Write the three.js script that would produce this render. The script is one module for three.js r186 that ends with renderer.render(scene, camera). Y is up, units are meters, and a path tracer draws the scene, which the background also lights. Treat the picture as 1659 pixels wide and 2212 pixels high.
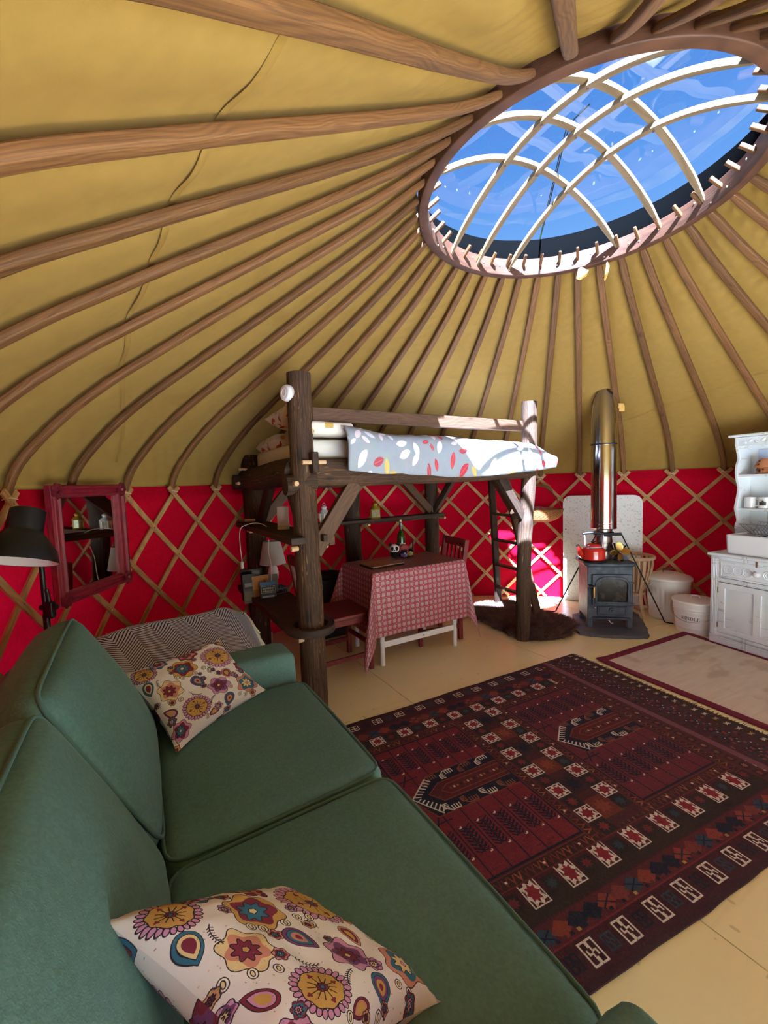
import * as THREE from 'three';
import { RoundedBoxGeometry } from 'three/addons/geometries/RoundedBoxGeometry.js';
import { mergeGeometries, mergeVertices } from 'three/addons/utils/BufferGeometryUtils.js';

// ───────────────────────── camera, sky, sun, exposure ─────────────────────────
const scene = new THREE.Scene();
const FOCAL = 900.4, PITCH = -0.0732, ROLL = -0.03495, EYE = 1.45;           // pixels of a 1659 x 2212 frame, radians, metres
const camera = new THREE.PerspectiveCamera(2 * Math.atan(1106 / FOCAL) * 180 / Math.PI, 1659 / 2212, 0.02, 200);
camera.position.set(0, EYE, 0);
camera.rotation.set(PITCH, 0, ROLL, 'YXZ');
const renderer = new THREE.WebGLRenderer({ antialias: true });
renderer.toneMapping = THREE.LinearToneMapping;
renderer.toneMappingExposure = 5.1;
renderer.shadowMap.enabled = true;

const SUN_TO = new THREE.Vector3(0.105, -1, -0.95).normalize();               // the way the sunlight travels
const sun = new THREE.DirectionalLight(new THREE.Color().setRGB(0.79, 0.98, 1.38), 22);
sun.position.set(1.07, 2.9, -2.3).addScaledVector(SUN_TO, -12);
sun.target.position.set(1.07, 2.9, -2.3);
sun.castShadow = true;
Object.assign(sun.shadow.camera, { left: -5, right: 5, top: 5, bottom: -5, near: 1, far: 30 });
sun.shadow.mapSize.set(4096, 4096);
scene.add(sun, sun.target);

// ───────────────────────── small tools ─────────────────────────
let seed = 7;
const rnd = () => { seed = (seed + 0x6d2b79f5) | 0; let t = Math.imul(seed ^ (seed >>> 15), 1 | seed); t = (t + Math.imul(t ^ (t >>> 7), 61 | t)) ^ t; return ((t ^ (t >>> 14)) >>> 0) / 4294967296; };
const rr = (a, b) => a + (b - a) * rnd();
const clamp = (x, a = 0, b = 1) => Math.min(b, Math.max(a, x));
const lerp = (a, b, t) => a + (b - a) * t;
const smooth = (a, b, x) => { const t = clamp((x - a) / (b - a)); return t * t * (3 - 2 * t); };
const V = (x, y, z) => new THREE.Vector3(x, y, z);
const PI = Math.PI;
const hash = (x, y, s) => { let h = Math.imul(x, 374761393) + Math.imul(y, 668265263) + Math.imul(s, 974634541); h = Math.imul(h ^ (h >>> 13), 1274126177); return ((h ^ (h >>> 16)) >>> 0) / 4294967296; };
function vn(x, y, px, py, s = 0) {                                           // value noise, periodic in px, py
  const x0 = Math.floor(x), y0 = Math.floor(y), fx = x - x0, fy = y - y0, m = (a, p) => ((a % p) + p) % p;
  const u = fx * fx * (3 - 2 * fx), v = fy * fy * (3 - 2 * fy);
  const a = hash(m(x0, px), m(y0, py), s), b = hash(m(x0 + 1, px), m(y0, py), s), c = hash(m(x0, px), m(y0 + 1, py), s), d = hash(m(x0 + 1, px), m(y0 + 1, py), s);
  return a + (b - a) * u + (c - a) * v + (a - b - c + d) * u * v;
}
function fbm(u, v, fu, fv, oct = 4, s = 0) {                                 // u, v in 0..1, tiling
  let t = 0, a = 0.5, n = 0;
  for (let i = 0; i < oct; i++) { t += a * vn(u * fu, v * fv, fu, fv, s + i * 17); n += a; a *= 0.5; fu *= 2; fv *= 2; }
  return t / n;
}
const n3 = (x, y, z, s = 0) => (vn(x, y + 31.7 * s, 4096, 4096, s) + vn(y + 5.2, z, 4096, 4096, s + 3) + vn(z + 9.1, x, 4096, 4096, s + 5)) / 1.5 - 1;   // about -1..1
function dataTex(w, h, f, repU = 1, repV = 1, srgb = true) {
  const d = new Uint8Array(w * h * 4);
  for (let y = 0; y < h; y++) for (let x = 0; x < w; x++) { const c = f(x / w, y / h, x, y), i = (y * w + x) * 4; d[i] = clamp(c[0], 0, 255); d[i + 1] = clamp(c[1], 0, 255); d[i + 2] = clamp(c[2], 0, 255); d[i + 3] = 255; }
  const t = new THREE.DataTexture(d, w, h);
  t.wrapS = t.wrapT = THREE.RepeatWrapping; t.magFilter = THREE.LinearFilter; t.minFilter = THREE.LinearMipmapLinearFilter; t.generateMipmaps = true;
  t.repeat.set(repU, repV); if (srgb) t.colorSpace = THREE.SRGBColorSpace; t.needsUpdate = true;
  return t;
}
function canvasTex(w, h, draw, repU = 1, repV = 1) {
  const c = document.createElement('canvas'); c.width = w; c.height = h; const g = c.getContext('2d'); draw(g, w, h);
  const t = new THREE.CanvasTexture(c); t.colorSpace = THREE.SRGBColorSpace; t.wrapS = t.wrapT = THREE.RepeatWrapping; t.magFilter = THREE.LinearFilter; t.repeat.set(repU, repV); t.anisotropy = 8;
  return t;
}
const grey = (w, h, f, ru, rv) => dataTex(w, h, (u, v, x, y) => { const g = f(u, v, x, y) * 255; return [g, g, g]; }, ru, rv, false);
const mix3 = (a, b, t) => [a[0] + (b[0] - a[0]) * t, a[1] + (b[1] - a[1]) * t, a[2] + (b[2] - a[2]) * t];
const std = (o) => new THREE.MeshStandardMaterial(o);
const phys = (o) => new THREE.MeshPhysicalMaterial(o);

// names, labels
const taken = new Map();
function numbered(n) { const k = taken.get(n) ?? 0; taken.set(n, k + 1); return k ? n + '_' + String(k).padStart(3, '0') : n; }
function tag(o, label, category, group) { o.userData.label = label; o.userData.category = category; if (group) o.userData.group = group; return o; }
function thing(name, label, category, p = [0, 0, 0], turn = 0, group) {
  const o = new THREE.Group(); o.name = numbered(name); o.position.set(...p); o.rotation.y = turn; scene.add(o); return tag(o, label, category, group);
}
function structure(name) { const o = new THREE.Group(); o.name = name; o.userData.kind = 'structure'; scene.add(o); return o; }
function put(name, geo, mat, parent, label) {
  const g = Array.isArray(geo) ? join(geo) : geo;
  const m = new THREE.Mesh(g, mat); m.name = name; m.castShadow = m.receiveShadow = true; parent.add(m);
  if (label) m.userData.label = label;
  return m;
}
function solo(name, geo, mat, label, category, p = [0, 0, 0], turn = 0, group) {
  const g = Array.isArray(geo) ? join(geo) : geo;
  const m = new THREE.Mesh(g, mat); m.name = numbered(name); m.castShadow = m.receiveShadow = true; m.position.set(...p); m.rotation.y = turn; scene.add(m); return tag(m, label, category, group);
}
function plain(g) {                                                          // position, normal, uv only, no index
  if (g.index) g = g.toNonIndexed();
  for (const k of Object.keys(g.attributes)) if (!['position', 'normal', 'uv'].includes(k)) g.deleteAttribute(k);
  if (!g.attributes.normal) g.computeVertexNormals();
  if (!g.attributes.uv) g.setAttribute('uv', new THREE.BufferAttribute(new Float32Array(g.attributes.position.count * 2), 2));
  g.clearGroups(); g.morphAttributes = {};
  return g;
}
const join = (list) => list.length === 1 ? list[0] : mergeGeometries(list.map(plain));
// uv in metres: per triangle, the two axes across the face; the grain axis (0 x, 1 y, 2 z) becomes u
function uvm(g, grain = 0, off = 0) {
  g = plain(g); const p = g.attributes.position, uv = new Float32Array(p.count * 2), a = V(), b = V(), c = V(), n = V();
  for (let i = 0; i < p.count; i += 3) {
    a.fromBufferAttribute(p, i); b.fromBufferAttribute(p, i + 1); c.fromBufferAttribute(p, i + 2);
    n.subVectors(b, a).cross(c.clone().sub(a)); const m = [Math.abs(n.x), Math.abs(n.y), Math.abs(n.z)], k = m.indexOf(Math.max(...m));
    let U = grain, W; if (k === grain) { U = (grain + 1) % 3; W = (grain + 2) % 3; } else W = 3 - k - grain;
    for (let j = 0; j < 3; j++) { const q = [p.getX(i + j), p.getY(i + j), p.getZ(i + j)]; uv[(i + j) * 2] = q[U] + off; uv[(i + j) * 2 + 1] = q[W] + off * 0.37; }
  }
  g.setAttribute('uv', new THREE.BufferAttribute(uv, 2)); return g;
}
const shift = (g, x, y, z) => g.translate(x, y, z);
function box(w, h, d, x = 0, y = 0, z = 0, r = 0.004, grain = -1, off = 0) {  // rounded box centred at x, y, z
  const g = r > 0 ? new RoundedBoxGeometry(w, h, d, 2, Math.min(r, w / 2.01, h / 2.01, d / 2.01)) : new THREE.BoxGeometry(w, h, d);
  const m = [w, h, d];
  return shift(uvm(g, grain < 0 ? m.indexOf(Math.max(...m)) : grain, off), x, y, z);
}
function aim(g, a, b) {                                                      // geometry along +y from 0 to |ab| laid from a to b
  const d = b.clone().sub(a); g.applyQuaternion(new THREE.Quaternion().setFromUnitVectors(V(0, 1, 0), d.clone().normalize())); return g.translate(a.x, a.y, a.z);
}
function rod(a, b, r0, r1 = r0, n = 14) {
  const L = a.distanceTo(b), g = new THREE.CylinderGeometry(r1, r0, L, n, 1).translate(0, L / 2, 0), uv = g.attributes.uv;
  for (let i = 0; i < uv.count; i++) { const u = uv.getX(i), v = uv.getY(i); uv.setXY(i, v * L, u * 2 * PI * r0); }
  return aim(plain(g), a, b);
}
function bar(a, b, w, t, up = V(0, 1, 0), r = 0.004, off = 0) {              // plank of width w (across up) and thickness t from a to b
  const d = b.clone().sub(a), L = d.length(); d.normalize();
  const g = box(w, L, t, 0, 0, 0, r, 1, off), z = up.clone().addScaledVector(d, -up.dot(d)).normalize(), x = new THREE.Vector3().crossVectors(d, z);
  g.applyMatrix4(new THREE.Matrix4().makeBasis(x, d, z)); return g.translate((a.x + b.x) / 2, (a.y + b.y) / 2, (a.z + b.z) / 2);
}
function tube(pts, r, n = 48, m = 8, closed = false) { return plain(new THREE.TubeGeometry(new THREE.CatmullRomCurve3(pts, closed), n, r, m, closed)); }
function lathe(prof, n = 40, y = 0) { return plain(new THREE.LatheGeometry(prof.map(([r, h]) => new THREE.Vector2(Math.max(r, 1e-5), h + y)), n)); }
function trunk(a, b, r0, r1, o = {}) {                                       // a rough round log from a to b
  const { rough = 0.006, bend = 0.012, n = 22, m = 36, s = 1, knots = [], ends = true, flat = 0 } = o, L = a.distanceTo(b), pos = [], uv = [], idx = [];
  for (let j = 0; j <= m; j++) for (let i = 0; i <= n; i++) {
    const t = j / m, A = i / n * 2 * PI, y = t * L;
    let r = lerp(r0, r1, t) + rough * (n3(Math.cos(A) * 1.3 + s * 9, y * 3, Math.sin(A) * 1.3 + s, s) + 0.45 * n3(Math.cos(A) * 4 + s, y * 9, Math.sin(A) * 4 + s * 3, s + 1));
    for (const [kt, ka, kr, kh] of knots) { const da = Math.atan2(Math.sin(A - ka), Math.cos(A - ka)); r += kr * Math.exp(-((t - kt) ** 2) / (kh * kh) - da * da / 0.7); }
    const bx = bend * Math.sin(t * PI * 1.3 + s * 2), bz = bend * Math.sin(t * PI * 1.7 + s * 5);
    let X = Math.cos(A) * r, Z = Math.sin(A) * r; if (flat && Z > flat) Z = flat;
    pos.push(X + bx, y, Z + bz); uv.push(y + s * 0.31, i / n * 2 * PI * r0 + s * 0.13);
  }
  for (let j = 0; j < m; j++) for (let i = 0; i < n; i++) { const q = j * (n + 1) + i; idx.push(q, q + n + 1, q + 1, q + 1, q + n + 1, q + n + 2); }
  const g = new THREE.BufferGeometry(); g.setAttribute('position', new THREE.Float32BufferAttribute(pos, 3)); g.setAttribute('uv', new THREE.Float32BufferAttribute(uv, 2)); g.setIndex(idx); g.computeVertexNormals();
  const list = [plain(g)];
  if (ends) for (const j of [0, m]) {
    const P = []; let cx = 0, cz = 0; for (let i = 0; i < n; i++) { const q = (j * (n + 1) + i) * 3; P.push([pos[q], pos[q + 2]]); cx += pos[q] / n; cz += pos[q + 2] / n; }
    const y = j ? L : 0, cp = [], cu = [];
    for (let i = 0; i < n; i++) { const A = P[i], B = P[(i + 1) % n], tri = j ? [[cx, cz], B, A] : [[cx, cz], A, B]; for (const [x, z] of tri) { cp.push(x, y + (x === cx && z === cz ? (j ? 0.004 : -0.004) : 0), z); cu.push(x * 0.6 + 0.3 * s, z * 2); } }
    const e = new THREE.BufferGeometry(); e.setAttribute('position', new THREE.Float32BufferAttribute(cp, 3)); e.setAttribute('uv', new THREE.Float32BufferAttribute(cu, 2)); e.computeVertexNormals(); list.push(plain(e));
  }
  return aim(join(list), a, b);
}
function sheet(nu, nv, f, uvf) {                                             // a surface of (nu+1)(nv+1) points f(u, v) -> Vector3
  const pos = [], uv = [], idx = [];
  for (let j = 0; j <= nv; j++) for (let i = 0; i <= nu; i++) { const u = i / nu, v = j / nv, p = f(u, v), t = uvf ? uvf(u, v) : [u, v]; pos.push(p.x, p.y, p.z); uv.push(t[0], t[1]); }
  for (let j = 0; j < nv; j++) for (let i = 0; i < nu; i++) { const q = j * (nu + 1) + i; idx.push(q, q + 1, q + nu + 1, q + 1, q + nu + 2, q + nu + 1); }
  const g = new THREE.BufferGeometry(); g.setAttribute('position', new THREE.Float32BufferAttribute(pos, 3)); g.setAttribute('uv', new THREE.Float32BufferAttribute(uv, 2)); g.setIndex(idx); g.computeVertexNormals();
  return g;
}
function thick(g, t) {                                                       // gives a sheet a thickness t against its normals, with a closed edge
  const p = g.attributes.position, nrm = g.attributes.normal, uv = g.attributes.uv, n = p.count, P = [], U = [], I = [...g.index.array], J = [];
  for (let i = 0; i < n; i++) { P.push(p.getX(i), p.getY(i), p.getZ(i)); U.push(uv.getX(i), uv.getY(i)); }
  for (let i = 0; i < n; i++) { P.push(p.getX(i) - nrm.getX(i) * t, p.getY(i) - nrm.getY(i) * t, p.getZ(i) - nrm.getZ(i) * t); U.push(uv.getX(i), uv.getY(i)); }
  const edge = new Map();
  for (let i = 0; i < I.length; i += 3) { J.push(I[i] + n, I[i + 2] + n, I[i + 1] + n); for (const [a, b] of [[I[i], I[i + 1]], [I[i + 1], I[i + 2]], [I[i + 2], I[i]]]) { if (edge.has(b * n * 2 + a)) edge.delete(b * n * 2 + a); else edge.set(a * n * 2 + b, [a, b]); } }
  for (const [a, b] of edge.values()) J.push(a, a + n, b, b, a + n, b + n);
  const o = new THREE.BufferGeometry(); o.setAttribute('position', new THREE.Float32BufferAttribute(P, 3)); o.setAttribute('uv', new THREE.Float32BufferAttribute(U, 2)); o.setIndex([...I, ...J]); o.computeVertexNormals(); return o;
}
function extrude(pts, depth, bevel = 0.003, holes = [], curve = 12) {        // outline in x, y; extruded along +z
  const s = pts instanceof THREE.Shape ? pts : new THREE.Shape(pts.map(([x, y]) => new THREE.Vector2(x, y)));
  for (const h of holes) s.holes.push(h instanceof THREE.Path ? h : new THREE.Path(h.map(([x, y]) => new THREE.Vector2(x, y))));
  return plain(new THREE.ExtrudeGeometry(s, { depth: depth - 2 * bevel, bevelEnabled: bevel > 0, bevelThickness: bevel, bevelSize: bevel, bevelOffset: -bevel, bevelSegments: 2, curveSegments: curve }).translate(0, 0, bevel));
}
function soft(w, h, d, r, o = {}) {                                          // an upholstered block, centred, puffed on chosen faces
  const { puff = [0, 0, 0], n = 20, wob = 0.004, s = 1, grain = 0 } = o, g0 = new THREE.BoxGeometry(2, 2, 2, n, n, n); g0.deleteAttribute('normal'); g0.deleteAttribute('uv');
  let g = mergeVertices(g0, 1e-5); const p = g.attributes.position, H = [w / 2, h / 2, d / 2];
  const e = (x) => Math.sign(x) * (1 - Math.pow(1 - Math.abs(x), 1.5));
  for (let i = 0; i < p.count; i++) {
    const a = [e(p.getX(i)), e(p.getY(i)), e(p.getZ(i))], P = a.map((x, k) => x * H[k]), Q = P.map((x, k) => clamp(x, -(H[k] - r), H[k] - r)), D = V(P[0] - Q[0], P[1] - Q[1], P[2] - Q[2]);
    if (D.length() > 1e-9) D.normalize();
    const R = [Q[0] + D.x * r, Q[1] + D.y * r, Q[2] + D.z * r];
    for (let k = 0; k < 3; k++) { const i1 = (k + 1) % 3, i2 = (k + 2) % 3; R[k] += Math.sign(a[k]) * Math.abs(a[k]) ** 3 * puff[k] * (1 - a[i1] ** 2) * (1 - a[i2] ** 2); }
    const wv = wob * n3(R[0] * 7 + s, R[1] * 7 + s * 3, R[2] * 7, s);
    p.setXYZ(i, R[0] + D.x * wv, R[1] + D.y * wv, R[2] + D.z * wv);
  }
  g.computeVertexNormals(); return uvm(g, grain);
}
function pillow(c, T, o = {}) {                                              // c: four corners in order round; T: greatest thickness; both faces with uv 0..1
  const { n = 34, s = 1, wrinkle = 0.004, lean = 0.5, pinch = 0.10, fold = null } = o, nx = V().subVectors(c[1], c[0]).cross(V().subVectors(c[3], c[0])).normalize(), list = [];
  for (const side of [1, -1]) {
    const g = sheet(n, n, (u, v) => {
      let x = u * 2 - 1, y = v * 2 - 1; const X = x * (1 - pinch * (1 - y * y) * Math.abs(x) ** 4), Y = y * (1 - pinch * (1 - x * x) * Math.abs(y) ** 4), U = (X + 1) / 2, W = (Y + 1) / 2;
      const p = c[0].clone().multiplyScalar((1 - U) * (1 - W)).addScaledVector(c[1], U * (1 - W)).addScaledVector(c[2], U * W).addScaledVector(c[3], (1 - U) * W);
      const e = Math.pow(Math.max(0, (1 - x ** 4) * (1 - y ** 4)), 0.62); let t = side * T * (side > 0 ? lean : 1 - lean) * e;
      t += wrinkle * e * (n3(x * 3 + s, y * 3, s, s) + 0.5 * n3(x * 8 + s, y * 8, s * 2, s + 4)) + wrinkle * 1.2 * Math.sin(Math.atan2(y, x) * 22 + s) * Math.max(0, x * x + y * y - 0.75) * e;
      if (fold && side > 0) t += fold(x, y) * e;
      return p.addScaledVector(nx, t);
    }, (u, v) => side > 0 ? [u, v] : [1 - u, v]);
    if (side < 0) { const I = g.index.array; for (let i = 0; i < I.length; i += 3) { const t = I[i]; I[i] = I[i + 1]; I[i + 1] = t; } g.computeVertexNormals(); }
    list.push(plain(g));
  }
  return join(list);
}

// world directions: the bed, the sofa, the table and the floor sheets share one square grid
const E1 = V(0.856, 0, -0.517), E2 = V(0.517, 0, 0.856), TURN = Math.atan2(0.517, 0.856);
// the yurt: a circle about CEN; forty roof poles, PH the angle of the first one that meets the wall in view
const CEN = V(1.0656, 0, -2.3033), RW = 2.7466, PH = -1.74958, DA = 2 * PI / 40, HW = 1.409;
const polar = (r, h, a) => V(CEN.x + r * Math.sin(a), h, CEN.z - r * Math.cos(a));
const DOOR_A = 166 * PI / 180, DOOR_W = 0.55;                               // the door: middle and half width, as angles
const inDoor = (a) => Math.abs(Math.atan2(Math.sin(a - DOOR_A), Math.cos(a - DOOR_A))) < DOOR_W;
// photograph pixel -> point
const CAMQ = new THREE.Quaternion().setFromEuler(camera.rotation);
const ray = (x, y) => V((x - 829.5) / FOCAL, (1106 - y) / FOCAL, -1).applyQuaternion(CAMQ);
const onY = (x, y, h = 0) => { const d = ray(x, y); return V(0, EYE, 0).addScaledVector(d, (h - EYE) / d.y); };
const onZ = (x, y, z) => { const d = ray(x, y); return V(0, EYE, 0).addScaledVector(d, z / d.z); };

// ───────────────────────── sky ─────────────────────────
{
  const w = 1024, h = 512, d = new Float32Array(w * h * 4);
  for (let y = 0; y < h; y++) for (let x = 0; x < w; x++) {
    const el = (y + 0.5) / h * PI - PI / 2, s = Math.max(0, Math.sin(el)), k = Math.exp(-s * 2.6), hz = Math.exp(-s * 6.5);
    let c = mix3(mix3([0.006, 0.052, 0.225], [0.042, 0.185, 0.36], k), [0.80, 0.98, 1.14], hz);
    const u = x / w, v = y / h, cl = smooth(0.56, 0.86, fbm(u, v, 10, 9, 6, 3)) * 0.12 + smooth(0.62, 0.9, fbm(u, v, 34, 26, 4, 9)) * 0.08;
    c = mix3(c, [0.3, 0.34, 0.38], cl);
    const i = (y * w + x) * 4; d[i] = c[0]; d[i + 1] = c[1]; d[i + 2] = c[2]; d[i + 3] = 1;
  }
  const t = new THREE.DataTexture(d, w, h, THREE.RGBAFormat, THREE.FloatType); t.mapping = THREE.EquirectangularReflectionMapping; t.magFilter = t.minFilter = THREE.LinearFilter; t.colorSpace = THREE.LinearSRGBColorSpace; t.needsUpdate = true;
  scene.background = t;
}

// ───────────────────────── materials ─────────────────────────
function woodTex(light, dark, o = {}) {                                      // 1 m of grain along u, 0.25 m across v
  const { lines = 26, warp = 5, fine = 0.35, s = 1, w = 1024, h = 256, knots = 0, fleck = null, ru = 1, rv = 4, amp = 0.42 } = o, kn = [];
  for (let i = 0; i < knots; i++) kn.push([hash(i, 3, s), hash(i, 8, s), 0.012 + 0.02 * hash(i, 5, s)]);
  return dataTex(w, h, (u, v) => {
    let bend = fbm(u, v, 3, 2, 3, s) * warp, dk = 0;
    for (const [ku, kv, kr] of kn) { let du = Math.abs(u - ku); du = Math.min(du, 1 - du); let dv = Math.abs(v - kv); dv = Math.min(dv, 1 - dv) * 0.25; const q = Math.hypot(du * 0.5, dv) / kr; bend += 1.6 * Math.exp(-q * q * 0.5); dk = Math.max(dk, Math.exp(-q * q * 2.5)); }
    const ringv = 0.5 + 0.5 * Math.sin((v * lines + bend * 3) * 2 * PI / 2), g = fbm(u, v, 8, 120, 3, s + 2), blot = fbm(u, v, 4, 3, 4, s + 5);
    const t = clamp(amp * Math.pow(ringv, 1.6) + fine * (g - 0.3) * 1.6 + 0.35 * (blot - 0.4) + dk * 0.6);
    let c = mix3(light, dark, t);
    if (fleck) { const f = smooth(0.70, 0.78, fbm(u, v, 14, 30, 3, s + 21)) * smooth(0.5, 0.62, fbm(u, v, 5, 4, 2, s + 33)); c = mix3(c, fleck, f * 0.85); }
    return c;
  }, ru, rv);
}
const woodBump = (s = 1, ru = 1, rv = 4) => grey(512, 128, (u, v) => 0.6 * fbm(u, v, 6, 70, 3, s) + 0.4 * fbm(u, v, 10, 14, 3, s + 2), ru, rv);
const wb1 = woodBump(3), wb2 = woodBump(11, 0.7, 3);
const clothBump = grey(256, 256, (u, v, x, y) => 0.5 + 0.25 * Math.sin(x * PI / 2) * Math.cos(y * PI / 2) + 0.25 * (hash(x, y, 4) - 0.5), 8, 8);
const M = {};
M.rafter = [0, 1, 2].map((i) => std({ map: woodTex([138 - i * 8, 94 - i * 6, 52 - i * 5], [84 - i * 8, 52 - i * 5, 26 - i * 3], { s: 3 + i * 7, lines: 30, warp: 6, fine: 0.5, knots: 1, amp: 0.34 }), roughness: 0.68, bumpMap: wb1, bumpScale: 0.0015 }));
M.ring = std({ map: woodTex([100, 64, 45], [66, 40, 26], { s: 41, lines: 10, warp: 4 }), roughness: 0.6, bumpMap: wb1, bumpScale: 0.001 });
M.arc = std({ map: woodTex([142, 121, 91], [112, 88, 61], { s: 45, lines: 8, warp: 3, fine: 0.25 }), roughness: 0.55 });
M.slat = [0, 1, 2].map((i) => std({ map: woodTex([202 - i * 9, 158 - i * 9, 108 - i * 8], [150 - i * 8, 104 - i * 7, 62 - i * 5], { s: 61 + i * 5, lines: 9, warp: 4, fine: 0.3, knots: 1 }), roughness: 0.62, bumpMap: wb1, bumpScale: 0.0008 }));
M.log = [0, 1, 2].map((i) => std({ map: woodTex([98 - i * 13, 65 - i * 9, 39 - i * 6], [30 - i * 4, 19 - i * 3, 12 - i * 2], { s: 81 + i * 9, lines: 9, warp: 8, fine: 0.95, knots: 2, fleck: [150, 116, 74], amp: 0.2 }), roughness: 0.78, bumpMap: wb2, bumpScale: 0.006 }));
M.bark = std({ map: woodTex([92, 66, 46], [46, 31, 21], { s: 131, lines: 12, warp: 10, fine: 0.8, knots: 2, fleck: [168, 146, 108], amp: 0.25 }), roughness: 0.82, bumpMap: wb2, bumpScale: 0.008 });
M.plank = std({ map: woodTex([108, 76, 53], [64, 43, 29], { s: 151, lines: 16, warp: 5, fine: 0.6, knots: 3, amp: 0.3 }), roughness: 0.7, bumpMap: wb1, bumpScale: 0.0015 });
M.darkPlank = std({ map: woodTex([70, 48, 33], [36, 24, 16], { s: 171, lines: 10, warp: 5, fine: 0.6, knots: 2 }), roughness: 0.72, bumpMap: wb1, bumpScale: 0.0015 });
M.dowel = std({ color: 0xd9b287, roughness: 0.6 });
M.redChair = std({ map: woodTex([128, 44, 40], [96, 26, 24], { s: 181, lines: 8, fine: 0.4 }), roughness: 0.45, bumpMap: wb1, bumpScale: 0.0006 });
M.canvas = phys({ map: dataTex(1024, 1024, (u, v) => { const b = fbm(u, v, 5, 5, 5, 201), f = fbm(u, v, 90, 90, 2, 207), st = smooth(0.66, 0.8, fbm(u, v, 9, 12, 4, 215)); return mix3(mix3([158, 126, 67], [150, 117, 57], b), [138, 104, 49], st * 0.35).map((c) => c * (0.97 + 0.06 * f)); }, 0.35, 0.35), roughness: 1, transmission: 0.005, thickness: 0, side: THREE.DoubleSide, bumpMap: clothBump, bumpScale: 0.0006, specularIntensity: 0.3 });
M.seam = std({ color: 0xe0b464, roughness: 1, side: THREE.DoubleSide });
M.redCloth = phys({ map: dataTex(512, 512, (u, v) => { const b = fbm(u, v, 6, 6, 4, 231), f = fbm(u, v, 120, 120, 2, 233); return mix3([184, 8, 38], [164, 5, 32], b).map((c) => c * (0.94 + 0.12 * f)); }, 0.7, 0.7), roughness: 0.95, transmission: 0.06, thickness: 0, side: THREE.DoubleSide, bumpMap: clothBump, bumpScale: 0.0006, specularIntensity: 0.12 });
M.floor = [0, 1, 2].map((i) => std({ map: dataTex(512, 512, (u, v) => { const b = fbm(u, v, 4, 4, 5, 251 + i * 7), sp = smooth(0.86, 0.90, fbm(u, v, 40, 40, 2, 255 + i)), sc = smooth(0.72, 0.8, fbm(u, v, 6, 40, 3, 259 + i)); return mix3(mix3(mix3([248, 233, 182], [243, 224, 166], b), [160, 132, 84], sp * 0.3), [216, 194, 136], sc * 0.15); }, 0.8, 0.8), roughness: 0.36, bumpMap: grey(256, 256, (u, v) => fbm(u, v, 8, 8, 4, 261), 1.2, 1.2), bumpScale: 0.0012 }));
M.black = std({ color: 0x16161a, roughness: 0.45, metalness: 0.2 });
M.blackCloth = phys({ color: 0x060708, roughness: 1, specularIntensity: 0.1, side: THREE.DoubleSide });
M.iron = std({ map: dataTex(256, 256, (u, v) => { const b = fbm(u, v, 7, 7, 4, 301); return mix3([58, 66, 76], [86, 94, 104], smooth(0.3, 0.8, b)); }, 3, 3), roughness: 0.55, metalness: 0.35, bumpMap: grey(128, 128, (u, v) => fbm(u, v, 20, 20, 3, 303), 6, 6), bumpScale: 0.0008 });
M.ironDark = std({ color: 0x24262b, roughness: 0.6, metalness: 0.4 });
M.steel = std({ color: 0xc8c6c2, roughness: 0.14, metalness: 1 });
M.steelRough = std({ color: 0x9a8f86, roughness: 0.35, metalness: 1 });
M.brass = std({ color: 0xb08a52, roughness: 0.32, metalness: 1 });
M.white = std({ color: 0xe6e4e2, roughness: 0.5 });
M.ceramic = phys({ color: 0xe9e9ee, roughness: 0.18, clearcoat: 0.5, clearcoatRoughness: 0.1 });
M.paint = std({ map: dataTex(512, 512, (u, v) => { const b = fbm(u, v, 4, 5, 4, 321), k = smooth(0.74, 0.82, fbm(u, v, 30, 8, 3, 323)); return mix3(mix3([234, 238, 243], [224, 229, 236], b), [186, 182, 174], k * 0.5); }, 1.5, 1.5), roughness: 0.5, bumpMap: grey(128, 256, (u, v) => fbm(u, v, 40, 8, 3, 325), 2, 2), bumpScale: 0.0006 });
M.cream = std({ color: 0xf4f0ee, roughness: 0.42, metalness: 0.1 });
M.velvet = phys({ map: dataTex(512, 512, (u, v) => { const b = fbm(u, v, 5, 5, 5, 341), f = fbm(u, v, 150, 150, 2, 343); return mix3([98, 132, 128], [86, 120, 117], b).map((c) => c * (0.93 + 0.14 * f)); }, 1.2, 1.2), roughness: 0.9, sheen: 0.6, sheenColor: new THREE.Color().setRGB(0.42, 0.52, 0.44), sheenRoughness: 0.45, bumpMap: grey(256, 256, (u, v, x, y) => 0.6 * hash(x, y, 9) + 0.4 * fbm(u, v, 12, 12, 3, 345), 3, 3), bumpScale: 0.0008, specularIntensity: 0.3 });
M.glass = phys({ color: 0xffffff, roughness: 0.03, transmission: 1, thickness: 0, ior: 1.45, side: THREE.DoubleSide });
M.rope = std({ color: 0xd6cdb8, roughness: 0.9 });
M.chrome = std({ color: 0xd4d4d8, roughness: 0.2, metalness: 1 });

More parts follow.
